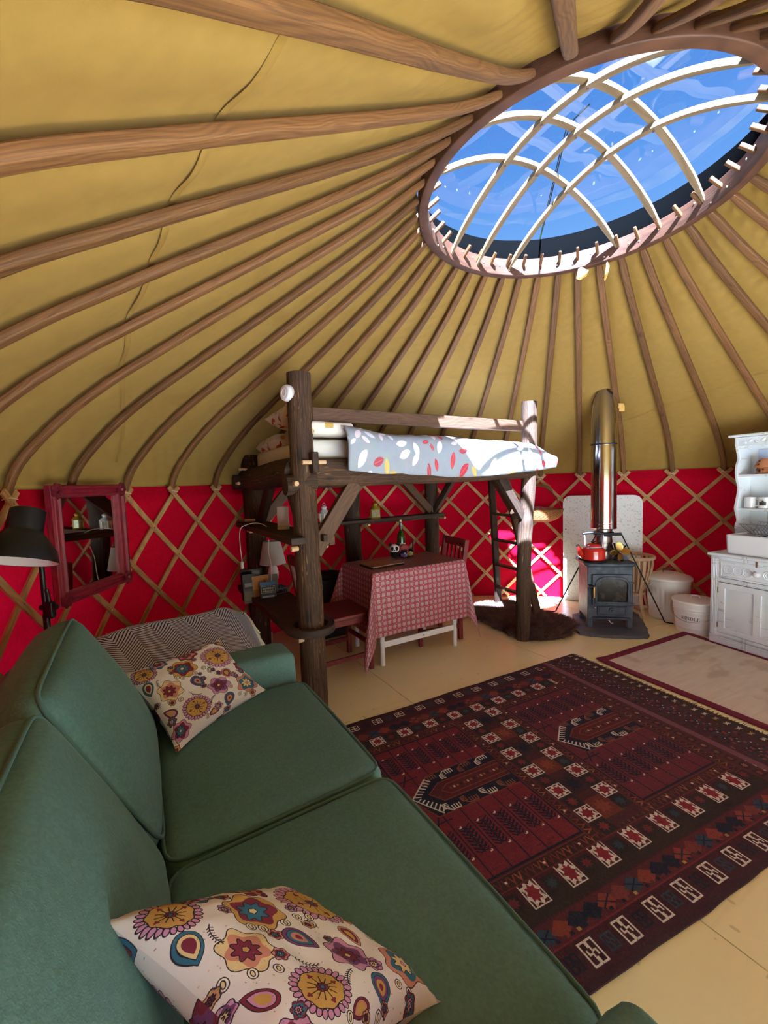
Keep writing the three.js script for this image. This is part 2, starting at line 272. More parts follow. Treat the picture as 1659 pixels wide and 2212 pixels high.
// ───────────────────────── ground outside, floor ─────────────────────────
{
  const g = structure('ground');
  put('added_deck', new THREE.CylinderGeometry(3.2, 3.2, 0.1, 48).translate(polar(6.05, 0, DOOR_A).x, -0.17, polar(6.05, 0, DOOR_A).z), std({ map: woodTex([232, 230, 226], [212, 208, 202], { s: 411, lines: 10, warp: 3 }), roughness: 0.85 }), g);  // pale deck added out of view, bounces sunlight in through the door
  put('grass', lathe([[0.01, -0.25], [3.2, -0.25], [12, -0.25], [60, -0.3]], 64), std({ map: dataTex(256, 256, (u, v) => mix3([104, 122, 62], [138, 148, 88], fbm(u, v, 12, 12, 4, 401)), 30, 30), roughness: 1 }), g);
}
{
  const floor = structure('floor'), R = RW + 0.05;
  put('subfloor', new THREE.CylinderGeometry(R, R, 0.16, 96).translate(CEN.x, -0.105, CEN.z), M.darkPlank, floor);
  const rim = []; for (let i = 0; i < 160; i++) { const a = i / 160 * 2 * PI; rim.push(V(CEN.x + (R + 0.02) * Math.cos(a), 0, CEN.z + (R + 0.02) * Math.sin(a))); }
  const loc = rim.map((p) => [p.dot(E1), p.dot(E2)]);
  const clip = (poly, ax, lim, keepBelow) => { const o = []; for (let i = 0; i < poly.length; i++) { const a = poly[i], b = poly[(i + 1) % poly.length], ia = keepBelow ? a[ax] <= lim : a[ax] >= lim, ib = keepBelow ? b[ax] <= lim : b[ax] >= lim; if (ia) o.push(a); if (ia !== ib) { const t = (lim - a[ax]) / (b[ax] - a[ax]); o.push([lerp(a[0], b[0], t), lerp(a[1], b[1], t)]); } } return o; };
  const G = 0.0018; let k = 0;
  for (let i = -3; i < 4; i++) for (let j = -3; j < 3; j++) {
    const f0 = 1.48 + (i - 1) * 1.27, f1 = f0 + 1.27, d0 = -1.98 + j * 2.44 + (i & 1 ? 0 : 1.22), d1 = d0 + 2.44;
    let P = clip(clip(clip(clip(loc, 0, f0 + G, false), 0, f1 - G, true), 1, d0 + G, false), 1, d1 - G, true); if (P.length < 3) continue;
    let area = 0; P.forEach((a, q) => { const b = P[(q + 1) % P.length]; area += a[0] * b[1] - b[0] * a[1]; }); if (Math.abs(area) < 0.02) continue;
    const s = new THREE.Shape(P.map(([f, d]) => new THREE.Vector2(f, -d)));
    let g = new THREE.ExtrudeGeometry(s, { depth: 0.02, bevelEnabled: true, bevelThickness: 0.001, bevelSize: 0.001, bevelOffset: -0.001, bevelSegments: 1 });
    g = uvm(g.rotateX(-PI / 2).translate(0, -0.021, 0), 0, k * 0.7);         // local x = f, z = d
    g.rotateY(TURN);
    put('floor_sheet', g, M.floor[k++ % 3], floor);
  }
}

// ───────────────────────── wall: red cloth and wooden trellis ─────────────────────────
{
  const wall = structure('wall_cloth'), n = 720, parts = [];
  const span = 2 * PI - 2 * DOOR_W, a0 = DOOR_A + DOOR_W;
  const g = sheet(n, 60, (u, v) => {
    const a = a0 + u * span, h = v * 1.47, s = a * RW;
    const w = 0.010 * n3(s * 1.1, h * 5 + s * 0.6, 1, 3) + 0.0045 * n3(s * 2.2 + 4, h * 16 + s * 2.5, 2, 5) * smooth(0.05, 0.4, h) + 0.006 * Math.sin(h * 60 + 3 * n3(s * 0.8, h, 3, 7)) * Math.exp(-(((h - 0.36) / 0.06) ** 2));
    return polar(RW + 0.022 + w, h, a);
  }, (u, v) => [u * span * RW, v * 1.47]);
  put('cloth', g, M.redCloth, wall);
}
const latR = (inner) => inner ? RW - 0.0205 : RW - 0.0085;
{
  const lat = structure('wall_trellis'), STEP = 0.2235, rivets = [];
  for (const inner of [true, false]) for (let k = 0; k < 40; k++) {
    const dir = inner ? 1 : -1, top = HW + 0.055, bot = 0.012, N = 28, R = latR(inner), W = 0.0165, T = 0.0052;
    const slope = (0.5 * DA * RW) / STEP, cw = W / Math.sqrt(1 + 1 / (slope * slope)) , pieces = [];
    const at = (t, side, lift) => { const h = lerp(top, bot, t), a = PH + k * DA + dir * (HW - h) / STEP * 0.5 * DA, L = Math.hypot(slope, 1), ox = side * W / L, oy = side * W * slope / L * dir; return [a + ox / RW, h + oy, R + lift]; };
    const nN = [];
    for (let j = 0; j < N; j++) {
      const t0 = j / N, t1 = (j + 1) / N, am = at((t0 + t1) / 2, 0, 0)[0]; if (inDoor(am)) continue;
      nN.push([t0, t1]);
    }
    const pos = [], uv = [], P = (q) => { const p = polar(q[2], q[1], q[0]); return [p.x, p.y, p.z]; };
    const quad = (a, b, c, d, ua, ub, va, vb) => { pos.push(...a, ...b, ...c, ...a, ...c, ...d); uv.push(ua, va, ub, va, ub, vb, ua, va, ub, vb, ua, vb); };
    nN.forEach(([t0, t1], q) => {
      const L = 1.6, c = (t, s, l) => P(at(t, s, l)), o = k * 0.37, i0 = [c(t0, -1, -T), c(t0, 1, -T), c(t0, 1, T), c(t0, -1, T)], i1 = [c(t1, -1, -T), c(t1, 1, -T), c(t1, 1, T), c(t1, -1, T)];
      for (let e = 0; e < 4; e++) quad(i0[e], i0[(e + 1) % 4], i1[(e + 1) % 4], i1[e], 0, 0, 0, 0), uv.splice(uv.length - 12, 12, t0 * L + o, e * 0.03, t0 * L + o, e * 0.03 + 0.03, t1 * L + o, e * 0.03 + 0.03, t0 * L + o, e * 0.03, t1 * L + o, e * 0.03 + 0.03, t1 * L + o, e * 0.03);
      if (q === 0) quad(i0[0], i0[3], i0[2], i0[1], 0, 0.02, 0, 0.02);
      if (q === nN.length - 1) quad(...i1, 0, 0.02, 0, 0.02);
    });
    const g = new THREE.BufferGeometry(); g.setAttribute('position', new THREE.Float32BufferAttribute(pos, 3)); g.setAttribute('uv', new THREE.Float32BufferAttribute(uv, 2)); g.computeVertexNormals();
    put('slat', g, M.slat[(k * 7 + (inner ? 1 : 0)) % 3], lat);
    if (inner) for (let j = 0; j < 7; j++) { const h = HW - j * STEP, a = PH + k * DA + j * 0.5 * DA; if (!inDoor(a)) rivets.push(new THREE.SphereGeometry(0.0055, 8, 5).scale(1, 1, 0.5).rotateY(-a).translate(...polar(R - T - 0.0005, h, a).toArray())); }
  }
  put('rivets', rivets, M.chrome, lat).userData.kind = 'stuff';
}

// ───────────────────────── roof: poles, canvas, crown with its clear dome ─────────────────────────
const PROFILE = new THREE.SplineCurve([[2.752, 1.43], [2.715, 1.53], [2.645, 1.632], [2.48, 1.795], [2.29, 1.94], [2.1, 2.062], [1.97, 2.145], [1.55, 2.408], [1.1, 2.70], [0.83, 2.903], [0.715, 2.985]].map(([r, h]) => new THREE.Vector2(r, h)));
const PROF = PROFILE.getSpacedPoints(220);
function roofH(r, lift = 0) {                                                // height of the pole's middle line at radius r, moved out along its normal
  for (let i = 1; i < PROF.length; i++) { const a = PROF[i - 1], b = PROF[i]; if (r <= a.x + 1e-9 && r >= b.x) { const t = (a.x - r) / (a.x - b.x), L = Math.hypot(b.x - a.x, b.y - a.y); return lerp(a.y, b.y, t) + lift * L / Math.abs(a.x - b.x); } }
  return r > 2.75 ? 1.43 : 2.96;
}
{
  const roof = structure('ceiling');
  const N = 48, NA = 10, pos = [], uv = [], idx = [];
  for (let j = 0; j <= N; j++) {
    const t = j / N, p = PROFILE.getPointAt(t), q = PROFILE.getTangentAt(t), tip = smooth(0.925, 0.955, t), low = smooth(0.05, 0, t);
    const w = lerp(0.0225, 0.0095, tip) * lerp(1, 0.9, low), hh = lerp(0.0145, 0.011, tip);
    for (let i = 0; i < 20; i++) { const A = i / 20 * 2 * PI, e = 0.55, ca = Math.cos(A), sa = Math.sin(A), X = Math.sign(ca) * Math.abs(ca) ** e * w, Y = Math.sign(sa) * Math.abs(sa) ** e * hh; pos.push(X, p.y + Y * Math.abs(q.x), -(p.x + Y * q.y * 1)); uv.push(t * 2.6, i / 20 * 0.22); }
  }
  for (let j = 0; j < N; j++) for (let i = 0; i < 20; i++) { const a = j * 20 + i, b = j * 20 + (i + 1) % 20; idx.push(a, a + 20, b, b, a + 20, b + 20); }
  for (const j of [0, N]) { const c = pos.length / 3; let x = 0, y = 0, z = 0; for (let i = 0; i < 20; i++) { const q = (j * 20 + i) * 3; x += pos[q] / 20; y += pos[q + 1] / 20; z += pos[q + 2] / 20; } pos.push(x, y, z); uv.push(0.1, 0.1); for (let i = 0; i < 20; i++) { const a = j * 20 + i, b = j * 20 + (i + 1) % 20; j ? idx.push(c, b, a) : idx.push(c, a, b); } }
  const base = new THREE.BufferGeometry(); base.setAttribute('position', new THREE.Float32BufferAttribute(pos, 3)); base.setAttribute('uv', new THREE.Float32BufferAttribute(uv, 2)); base.setIndex(idx); base.computeVertexNormals();
  { const p = base.attributes.position, nn = base.attributes.normal; let s = 0; for (let i = 0; i < 20; i++) s += nn.getX(200 + i) * Math.sign(p.getX(200 + i)); if (s < 0) { const I = base.index.array; for (let i = 0; i < I.length; i += 3) { const t = I[i]; I[i] = I[i + 1]; I[i + 1] = t; } base.computeVertexNormals(); } }
  const variants = [0, 1, 2, 3].map((v) => { const g = base.clone(), u = g.attributes.uv; for (let i = 0; i < u.count; i++) u.setXY(i, u.getX(i) + v * 0.27, u.getY(i) + v * 0.06); return g; });
  for (let k = 0; k < 40; k++) {
    const a = PH + k * DA, m = put('rafter', variants[(k * 3) % 4], M.rafter[(k * 5) % 3], roof);
    m.position.set(CEN.x, 0, CEN.z); m.rotation.y = -a + 0.003 * Math.sin(k * 2.3);
    if (!inDoor(a)) { const c = []; for (let i = 0; i < 12; i++) { const t = i / 12 * 2 * PI; c.push(polar(RW - 0.012 + 0.022 * Math.cos(t), HW + 0.022 + 0.004 * Math.sin(t * 2), a + 0.020 * Math.sin(t) / 1.6)); } put('tie_cord', tube(c, 0.0028, 24, 5, true), M.rope, roof); }
  }
  // the canvas: stretched over the poles, gathered at the wall and under the crown
  const NA2 = 40 * 14, NR = 170;
  const canvasAt = (a, r0, drop) => {                                        // drop >= 0: the hem on the wall
    const u = (a - PH) / (2 * PI); let r = r0, h = drop > 0 ? lerp(roofH(2.75, 0.024), 1.385, drop) : roofH(r0, 0.024);
    r = Math.min(2.785, r0 + (drop > 0 ? 0.033 : 0.016));
    const ph = ((u * 40) % 1 + 1) % 1, mid = Math.sin(PI * ph) ** 2, s = a * r;
    let w = -0.010 * mid * (r / 2.7) + 0.014 * n3(s * 0.9, r * 1.2, 1, 21) * mid;
    w += 0.0085 * mid * Math.sin(r * 88 + 6 * n3(s * 1.5, r * 2, 2, 23) + u * 260) * smooth(1.9, 1.1, r) * (0.45 + 0.55 * n3(s * 2, r * 3, 5, 25));
    w += 0.010 * Math.sin(s * 48 + 14 * (r - 2.5) * Math.sin(u * 91) + 3 * n3(s * 2, r * 4, 3, 27)) * smooth(2.5, 2.74, r) * (0.3 + 0.7 * Math.abs(n3(s * 0.7, 1, 4, 29))) * Math.pow(mid, 0.35);
    w += 0.009 * n3(s * 2.5 + r * 3, r * 2.5 - s, 6, 31) * mid;
    return polar(r + w * 0.5, h + w, a);
  };
  const g = sheet(NA2, NR, (u, v) => canvasAt(PH + u * 2 * PI, v < 0.035 ? 2.752 : lerp(2.752, 0.82, (v - 0.035) / 0.965), v < 0.035 ? 1 - v / 0.035 : 0), (u, v) => [u * 2 * PI * 1.9, v * 2.6]);
  put('canvas', g, M.canvas, roof);
  const seamPath = (list) => { const c = new THREE.SplineCurve(list.map(([r, k]) => new THREE.Vector2(r, k))); return sheet(160, 4, (u, v) => { const p = c.getPoint(u), q = c.getPoint(Math.min(1, u + 0.01)), dr = q.x - p.x, dk = (q.y - p.y) * DA * p.x, L = Math.hypot(dr, dk) || 1, o = (v - 0.5) * 0.02; const r = p.x + o * dk / L, k = p.y - o * dr / L / DA / p.x; return canvasAt(PH + k * DA, r, 0).add(V(0, -0.0035 - 0.003 * Math.sin(v * PI), 0)); }, (u, v) => [u * 3, v * 0.02]); };
  put('canvas_seam', seamPath([[1.985, -4.95], [1.955, -4.2], [1.95, -3.4], [1.965, -2.6], [1.99, -1.9], [2.06, -1.3], [2.19, -0.25], [2.44, 1.1], [2.68, 1.75]]), M.canvas, roof);
  put('canvas_seam', seamPath([[2.36, 14.6], [2.15, 16.14], [2.04, 17.42], [1.98, 18.31], [1.95, 19.6], [1.96, 22]]), M.canvas, roof);
  // torn tape left at the crown and under the flue sleeve
  for (const [x, y, w, h] of [[1268, 572, 0.07, 0.05], [1322, 560, 0.02, 0.09]]) { const p = onY(x, y, 2.84); put('tape_flap', sheet(6, 6, (u, v) => V(p.x + (u - 0.5) * w, p.y - v * h + 0.01 * Math.sin(u * 5 + v * 3), p.z - 0.05 - 0.03 * v * v)), M.seam, roof); }
}
const domeH = (r) => 3.23 - 0.3 * (r * r) / 0.61;
{
  const win = structure('window_1');
  put('crown_ring', (() => { const g = lathe([[0.776, 2.985], [0.774, 2.93], [0.776, 2.882], [0.782, 2.876], [0.820, 2.876], [0.826, 2.882], [0.828, 2.93], [0.826, 2.985], [0.820, 2.991], [0.782, 2.991], [0.776, 2.985]], 120), p = g.attributes.position, uv = g.attributes.uv; for (let i = 0; i < uv.count; i++) uv.setXY(i, uv.getX(i) * 5, p.getY(i) * 1 + uv.getY(i) * 0.1); return g.translate(CEN.x, 0, CEN.z); })(), M.ring, win);
  const screws = []; for (let i = 0; i < 46; i++) { const a = i / 46 * 2 * PI + rr(-0.05, 0.05); screws.push(new THREE.SphereGeometry(0.005, 8, 5).translate(...polar(0.7735, rr(2.89, 2.97), a).toArray())); }
  put('screws', screws, M.rope, win).userData.kind = 'stuff';
  const A = -28 * PI / 180;
  for (const set of [0, 1]) for (const off of [-0.25, 0, 0.25]) {
    const a = A + set * PI / 2, dir = V(Math.sin(a), 0, -Math.cos(a)), side = V(Math.cos(a), 0, Math.sin(a)), half = Math.sqrt(0.776 ** 2 - off * off) + 0.02, n = 40, w = 0.0165, t = 0.0115;
    const P = (u) => { const x = lerp(-half, half, u); return V(CEN.x, 0, CEN.z).addScaledVector(dir, x).addScaledVector(side, off).setY(domeH(Math.hypot(x, off)) + (set ? 0.013 : -0.011)); };
    const pos = [], uv = [], idx = [];
    for (let j = 0; j <= n; j++) { const u = j / n, p = P(u), k = Math.min(1, Math.min(u, 1 - u) / 0.09) * 0.75 + 0.25, q = P(Math.min(1, u + 0.01)).sub(P(Math.max(0, u - 0.01))).normalize(), up = V().crossVectors(side, q).normalize(); if (up.y < 0) up.negate(); [[-1, -1], [1, -1], [1, 1], [-1, 1]].forEach(([a1, b1], e) => { const c = p.clone().addScaledVector(side, a1 * w * k).addScaledVector(up, b1 * t); pos.push(c.x, c.y, c.z); uv.push(u * 1.5, e * 0.03); }); }
    for (let j = 0; j < n; j++) for (let e = 0; e < 4; e++) { const p0 = j * 4 + e, p1 = j * 4 + (e + 1) % 4; idx.push(p0, p1, p0 + 4, p1, p1 + 4, p0 + 4); }
    const e = n * 4; idx.push(0, 2, 1, 0, 3, 2, e, e + 1, e + 2, e, e + 2, e + 3);
    const g = new THREE.BufferGeometry(); g.setAttribute('position', new THREE.Float32BufferAttribute(pos, 3)); g.setAttribute('uv', new THREE.Float32BufferAttribute(uv, 2)); g.setIndex(idx); const h = g.toNonIndexed(); h.computeVertexNormals();
    const m = put('crown_arc', h, M.arc, win);
    if (!set) for (const o2 of [-0.25, 0, 0.25]) { const c = V(CEN.x, 0, CEN.z).addScaledVector(dir, o2).addScaledVector(side, off); const y = domeH(Math.hypot(o2, off)); put('bolt', rod(V(c.x, y - 0.034, c.z), V(c.x, y - 0.02, c.z), 0.006, 0.006, 8), M.chrome, m); }
  }
  put('black_skirt', sheet(120, 10, (u, v) => { const a = u * 2 * PI, pr = [[1.0, 2.86], [0.93, 2.915], [0.885, 2.99], [0.872, 3.07], [0.872, 3.165]], t = v * 4, i = Math.min(3, Math.floor(t)), f = t - i; return polar(lerp(pr[i][0], pr[i + 1][0], f) + 0.004 * n3(a * 6, v * 3, 1, 41), lerp(pr[i][1], pr[i + 1][1], f) + 0.003 * n3(a * 9, v, 2, 43), a); }), M.blackCloth, win);
  put('clear_dome', sheet(140, 50, (u, v) => { const a = u * 2 * PI, r = 0.874 * (1 - v) + 1e-4, x = r * Math.sin(a), z = r * Math.cos(a); const h = 3.295 - 0.13 * (r / 0.874) ** 2 + 0.007 * n3(x * 3.5 + 4, z * 3.5, 1, 45) + 0.0035 * n3(x * 11 + z * 6, z * 9 - x * 7, 2, 47) * smooth(0.9, 0.3, r); return polar(r, h - 0.185 * 0 + (r > 0.86 ? -0.003 : 0), a); }), phys({ color: new THREE.Color().setRGB(0.60, 0.62, 0.63), roughness: 0.02, transmission: 1, thickness: 0, ior: 1.5, side: THREE.DoubleSide }), win, 'clear plastic dome cover');
  const cord = (pts, r) => put('dome_cord', tube(pts.map(([x, y, h]) => onY(x, y, h)), r, 40, 6), M.black, win);
  cord([[1274, 225, 3.30], [1252, 246, 3.305], [1236, 262, 3.305], [1222, 300, 3.30], [1206, 360, 3.275], [1184, 450, 3.22], [1166, 520, 3.19], [1162, 536, 3.175]], 0.0035);
  cord([[1252, 246, 3.312], [1228, 270, 3.31], [1215, 310, 3.30], [1198, 380, 3.27], [1174, 480, 3.22], [1163, 532, 3.18]], 0.003);
}

// ───────────────────────── unseen glazed double door behind the camera, widened to let in more light ─────────────────────────
{
  const d = structure('door_1'), c = polar(RW + 0.02, 0, DOOR_A); d.position.copy(c); d.rotation.y = -DOOR_A + PI;   // local +z faces the room
  const W = 2 * (RW + 0.02) * Math.sin(DOOR_W) + 0.02, H = 1.33, m = M.slat[1];
  put('door_frame', [box(0.07, H + 0.07, 0.11, -W / 2, (H + 0.07) / 2, 0.06), box(0.07, H + 0.07, 0.11, W / 2, (H + 0.07) / 2, 0.06), box(W + 0.07, 0.07, 0.11, 0, H + 0.035, 0.06), box(W, 0.04, 0.12, 0, 0.02, 0.06)], m, d);
  for (const s of [-1, 1]) {
    const w = W / 2 - 0.04, x = s * (w / 2 + 0.002), leaf = put('door_leaf', [box(0.07, H - 0.06, 0.04, x - w / 2 + 0.035, H / 2 + 0.01, 0.06), box(0.07, H - 0.06, 0.04, x + w / 2 - 0.035, H / 2 + 0.01, 0.06), box(w - 0.14, 0.08, 0.04, x, H - 0.06, 0.06), box(w - 0.14, 0.10, 0.04, x, 0.09, 0.06), box(w - 0.14, 0.05, 0.04, x, 0.45, 0.06)], m, d);
    put('door_glass', box(w - 0.14, 0.29, 0.004, x, 0.283, 0.06, 0), M.glass, leaf);
    put('door_glass', box(w - 0.14, H - 0.575, 0.004, x, (H - 0.10 + 0.475) / 2, 0.06, 0), M.glass, leaf);
    put('door_handle', rod(V(x - s * (w / 2 - 0.035), 0.75, 0.08), V(x - s * (w / 2 - 0.035), 0.75, 0.12), 0.016), M.brass, leaf);
  }
}

// ───────────────────────── loft bed of logs ─────────────────────────
const BED = V(-0.49, 0, -2.60), bedAt = (x, y, z) => BED.clone().addScaledVector(E1, x).addScaledVector(E2, z).setY(y);   // local x along the bed, z towards the room
{
  const b = thing('loft_bed', 'rustic high bed frame of dark round logs with pegged joints, above the dining table', 'bed', BED.toArray(), TURN);
  const post = (x, z, h, r0, r1, s, o = {}, m = M.log[s % 3]) => put('post', trunk(V(x, 0, z), V(x + (o.lx || 0), h, z + (o.lz || 0)), r0, r1, { s, ...o }), m, b);
  post(0, 0, 2.125, 0.082, 0.071, 1, { m: 60, rough: 0.006, bend: 0.006, knots: [[0.36, 1.2, 0.012, 0.05], [0.28, -0.6, 0.01, 0.03]] }, M.log[0]);
  post(1.99, 0, 2.09, 0.058, 0.066, 2, { m: 70, rough: 0.010, bend: 0.014, lx: 0.065, lz: 0.01, knots: [[0.505, 2.4, 0.022, 0.025], [0.22, 1.5, 0.016, 0.1], [0.10, 1.8, 0.014, 0.08]] }, M.bark);
  post(0, -1.30, 1.72, 0.092, 0.088, 3, {}, M.log[1]);
  post(0.995, -1.30, 1.46, 0.088, 0.084, 4, {}, M.log[2]);
  post(1.99, -1.30, 1.60, 0.080, 0.074, 5, {}, M.log[1]);
  put('side_rail', trunk(V(0.06, 1.515, 0.005), V(2.06, 1.515, 0.005), 0.092, 0.085, { s: 6, rough: 0.008, bend: 0.004, flat: 0.062 }), M.log[0], b);
  put('side_rail_tenon', trunk(V(-0.125, 1.455, 0.012), V(0.06, 1.455, 0.012), 0.060, 0.064, { s: 7, m: 8 }), M.log[1], b);
  put('rear_rail', trunk(V(-0.16, 1.48, -1.30), V(2.08, 1.48, -1.30), 0.062, 0.062, { s: 8 }), M.log[2], b);
  put('end_rail', trunk(V(-0.008, 1.52, -1.34), V(-0.008, 1.52, -0.04), 0.098, 0.10, { s: 9, rough: 0.004 }), M.log[1], b);
  put('end_rail', trunk(V(1.99, 1.49, -1.34), V(1.99, 1.49, -0.04), 0.062, 0.062, { s: 10 }), M.log[2], b);
  put('tenon', box(0.040, 0.125, 0.10, 0.03, 1.578, 0.085, 0.008), M.darkPlank, b);
  put('guard_rail', [box(1.95, 0.088, 0.04, 1.035, 1.885, -0.015, 0.004, 0)], M.plank, b);
  put('guard_rail_end', box(0.07, 0.10, 0.05, 0.045, 1.885, -0.02, 0.003), M.darkPlank, b);
  for (let i = 0; i < 11; i++) put('bed_slat', box(0.10, 0.02, 1.24, 0.18 + i * 0.165, 1.565, -0.65, 0.003), M.darkPlank, b);
  const brace = (a, c, w = 0.095, t = 0.05, m = M.plank, up) => put('brace', bar(a, c, w, t, up || V(0, 0, 1)), m, b);
  brace(V(0.03, 1.02, 0.03), V(0.34, 1.45, 0.03), 0.10, 0.05, M.plank);
  brace(V(0.02, 1.08, -1.22), V(0.02, 1.45, -0.80), 0.10, 0.05, M.darkPlank, V(1, 0, 0));
  brace(V(0.02, 1.08, -0.06), V(0.02, 1.45, -0.34), 0.09, 0.05, M.darkPlank, V(1, 0, 0));
  brace(V(0.03, 1.08, -1.28), V(0.36, 1.45, -1.28), 0.09, 0.05, M.plank);
  brace(V(1.95, 1.10, -1.27), V(1.60, 1.45, -1.27), 0.08, 0.05, M.plank);
  brace(V(1.99, 1.10, -1.24), V(1.99, 1.45, -0.92), 0.07, 0.05, M.darkPlank, V(1, 0, 0));
  brace(V(1.97, 1.10, 0.01), V(1.70, 1.45, 0.01), 0.075, 0.045, M.darkPlank);
  brace(V(2.0, 1.10, -0.05), V(2.0, 1.45, -0.32), 0.10, 0.05, M.plank, V(1, 0, 0));
  // end shelves between the two posts of the head end: the upper one notched, the lower one with a round end that hugs the post
  put('upper_shelf', [box(0.24, 0.042, 1.46, -0.02, 1.112, -0.73, 0.004, 2), box(0.09, 0.042, 0.12, -0.095, 1.112, 0.055, 0.004, 2), box(0.03, 0.042, 0.10, 0.085, 1.112, 0.05, 0.004, 2)], M.darkPlank, b);
  {
    const s = new THREE.Shape(), R = 0.152; s.moveTo(-0.16, 1.42); s.lineTo(-R, 0); s.absarc(0, 0, R, PI, 2 * PI, false); s.lineTo(0.14, 1.42); s.lineTo(-0.16, 1.42);
    const hole = new THREE.Path(); hole.absarc(0, 0, 0.108, 0, 2 * PI, true);
    const g = uvm(extrude(s, 0.05, 0.006, [hole], 28).rotateX(-PI / 2), 2); put('lower_shelf', g.translate(0, 0.515, 0), M.darkPlank, b);
  }
  put('back_shelf', trunk(V(-0.28 + 0.72, 1.055, -1.215), V(2.08, 1.055, -1.215), 0.024, 0.024, { s: 12, rough: 0.002 }), M.log[2], b);
  put('back_shelf_board', box(1.62, 0.026, 0.16, 1.26, 1.062, -1.13 - 0.10, 0.004, 0), M.darkPlank, b);
  put('shelf_cleat', box(0.04, 0.06, 0.10, 0.15, 1.088, 0.0, 0.004), M.plank, b);
  const peg = (a, c, r = 0.0135) => put('peg', rod(a, c, r, r * 0.96, 14), M.dowel, b);
  peg(V(-0.045, 1.580, 0.105), V(0.105, 1.580, 0.105));
  peg(V(-0.085, 1.455, 0.03), V(-0.085, 1.455, 0.105), 0.0155);
  peg(V(-0.145, 1.475, -1.22), V(-0.145, 1.475, -1.15), 0.014); peg(V(-0.13, 1.595, -1.205), V(-0.06, 1.595, -1.205), 0.012);
  peg(V(-0.115, 1.058, 0.03), V(0.125, 1.058, 0.03), 0.017);
  peg(V(-0.10, 0.485, 0.03), V(0.02, 0.485, 0.03), 0.017);
  peg(V(-0.075, 1.065, -1.21), V(-0.075, 1.065, -1.12), 0.016); peg(V(-0.10, 1.155, -1.215), V(-0.02, 1.155, -1.18), 0.013);
  peg(V(1.085, 1.022, -1.24), V(1.085, 1.022, -1.14), 0.014); peg(V(2.055, 1.022, -1.24), V(2.055, 1.022, -1.14), 0.014);
}
{ // the ladder at the foot end
  const P1 = onY(1077, 1312), P2 = onY(1164, 1340), s = (u, d) => bedAt(1.99 + d, 0, -1.30 * u), T1 = s(0.42, 0.18).setY(1.47), T2 = s(0.20, 0.06).setY(1.47);
  const c = P1.clone().add(P2).multiplyScalar(0.5), l = thing('bunk_ladder', 'narrow dark plank ladder leaning against the foot end of the log bed', 'ladder', [c.x, 0, c.z]), L = (p) => p.clone().sub(V(c.x, 0, c.z)), across = P2.clone().sub(P1).normalize();
  put('ladder_rail', bar(L(P1.clone().setY(0.012)), L(T1), 0.075, 0.032, across), M.darkPlank, l);
  put('ladder_rail', bar(L(P2.clone().setY(0.012)), L(T2), 0.085, 0.032, across), M.plank, l);
  for (const h of [0.25, 0.52, 0.80, 1.08]) { const t = h / 1.47, a = L(P1.clone().setY(0).lerp(T1, t)), d = L(P2.clone().setY(0).lerp(T2, t)); put('rung', bar(a.setY(h), d.setY(h), 0.06, 0.022), M.plank, l); }
}
// mattress, duvet, pillows
const bedTex = canvasTex(1024, 1024, (g, w) => {
  g.fillStyle = '#9ea8b2'; g.fillRect(0, 0, w, w);
  for (let i = 0; i < 2600; i++) { g.fillStyle = `rgba(${130 + rnd() * 60},${142 + rnd() * 50},${160 + rnd() * 40},0.10)`; g.beginPath(); g.arc(rnd() * w, rnd() * w, 4 + rnd() * 26, 0, 7); g.fill(); }
  const leaf = (x, y, L, a, c) => { for (const [ox, oy] of [[0, 0], [w, 0], [-w, 0], [0, w], [0, -w]]) { g.save(); g.translate(x + ox, y + oy); g.rotate(a); g.beginPath(); g.moveTo(0, -L); g.bezierCurveTo(L * 0.62, -L * 0.55, L * 0.62, L * 0.5, 0, L); g.bezierCurveTo(-L * 0.62, L * 0.5, -L * 0.62, -L * 0.55, 0, -L); g.fillStyle = c; g.fill(); g.strokeStyle = 'rgba(255,255,255,0.35)'; g.lineWidth = 2; g.beginPath(); g.moveTo(0, -L * 0.8); g.lineTo(0, L * 0.8); g.stroke(); g.restore(); } };
  const cols = ['#c8404e', '#e6e2ee', '#e2dce8', '#d8bf6a', '#cf4d58', '#ebe6ee', '#b8505c', '#e6dce4'];
  for (let i = 0; i < 100; i++) { const gx = ((i % 10) + 0.5 + rr(-0.4, 0.4)) * 0.8, gy = (Math.floor(i / 10) + 0.5 + rr(-0.4, 0.4)) * 0.8, c = cols[Math.floor(rnd() * 8)], L = rr(28, 48), a = rr(0, 6.28); leaf(gx * 128, gy * 128, L, a, c); if (rnd() < 0.3) leaf(gx * 128 + 44, gy * 128 + 30, L * 0.8, a + 1.7, c); }
}, 1, 1);
M.duvet = std({ map: bedTex, roughness: 0.9, bumpMap: clothBump, bumpScale: 0.0005, side: THREE.DoubleSide });
M.pillowcase = std({ map: canvasTex(512, 512, (g, w) => { g.fillStyle = '#ece4d6'; g.fillRect(0, 0, w, w); const cs = ['#b9473f', '#c9c2c0', '#cfa85a', '#b04a4a']; for (let i = 0; i < 34; i++) { g.save(); g.translate(rnd() * w, rnd() * w); g.rotate(rnd() * 6); g.fillStyle = cs[i % 4]; const L = rr(18, 40); g.beginPath(); g.ellipse(0, 0, L, L * 0.42, 0, 0, 7); g.fill(); g.restore(); } }), roughness: 0.9 });
M.sheet = std({ color: 0xe4ddd0, roughness: 0.92, bumpMap: clothBump, bumpScale: 0.0005 });
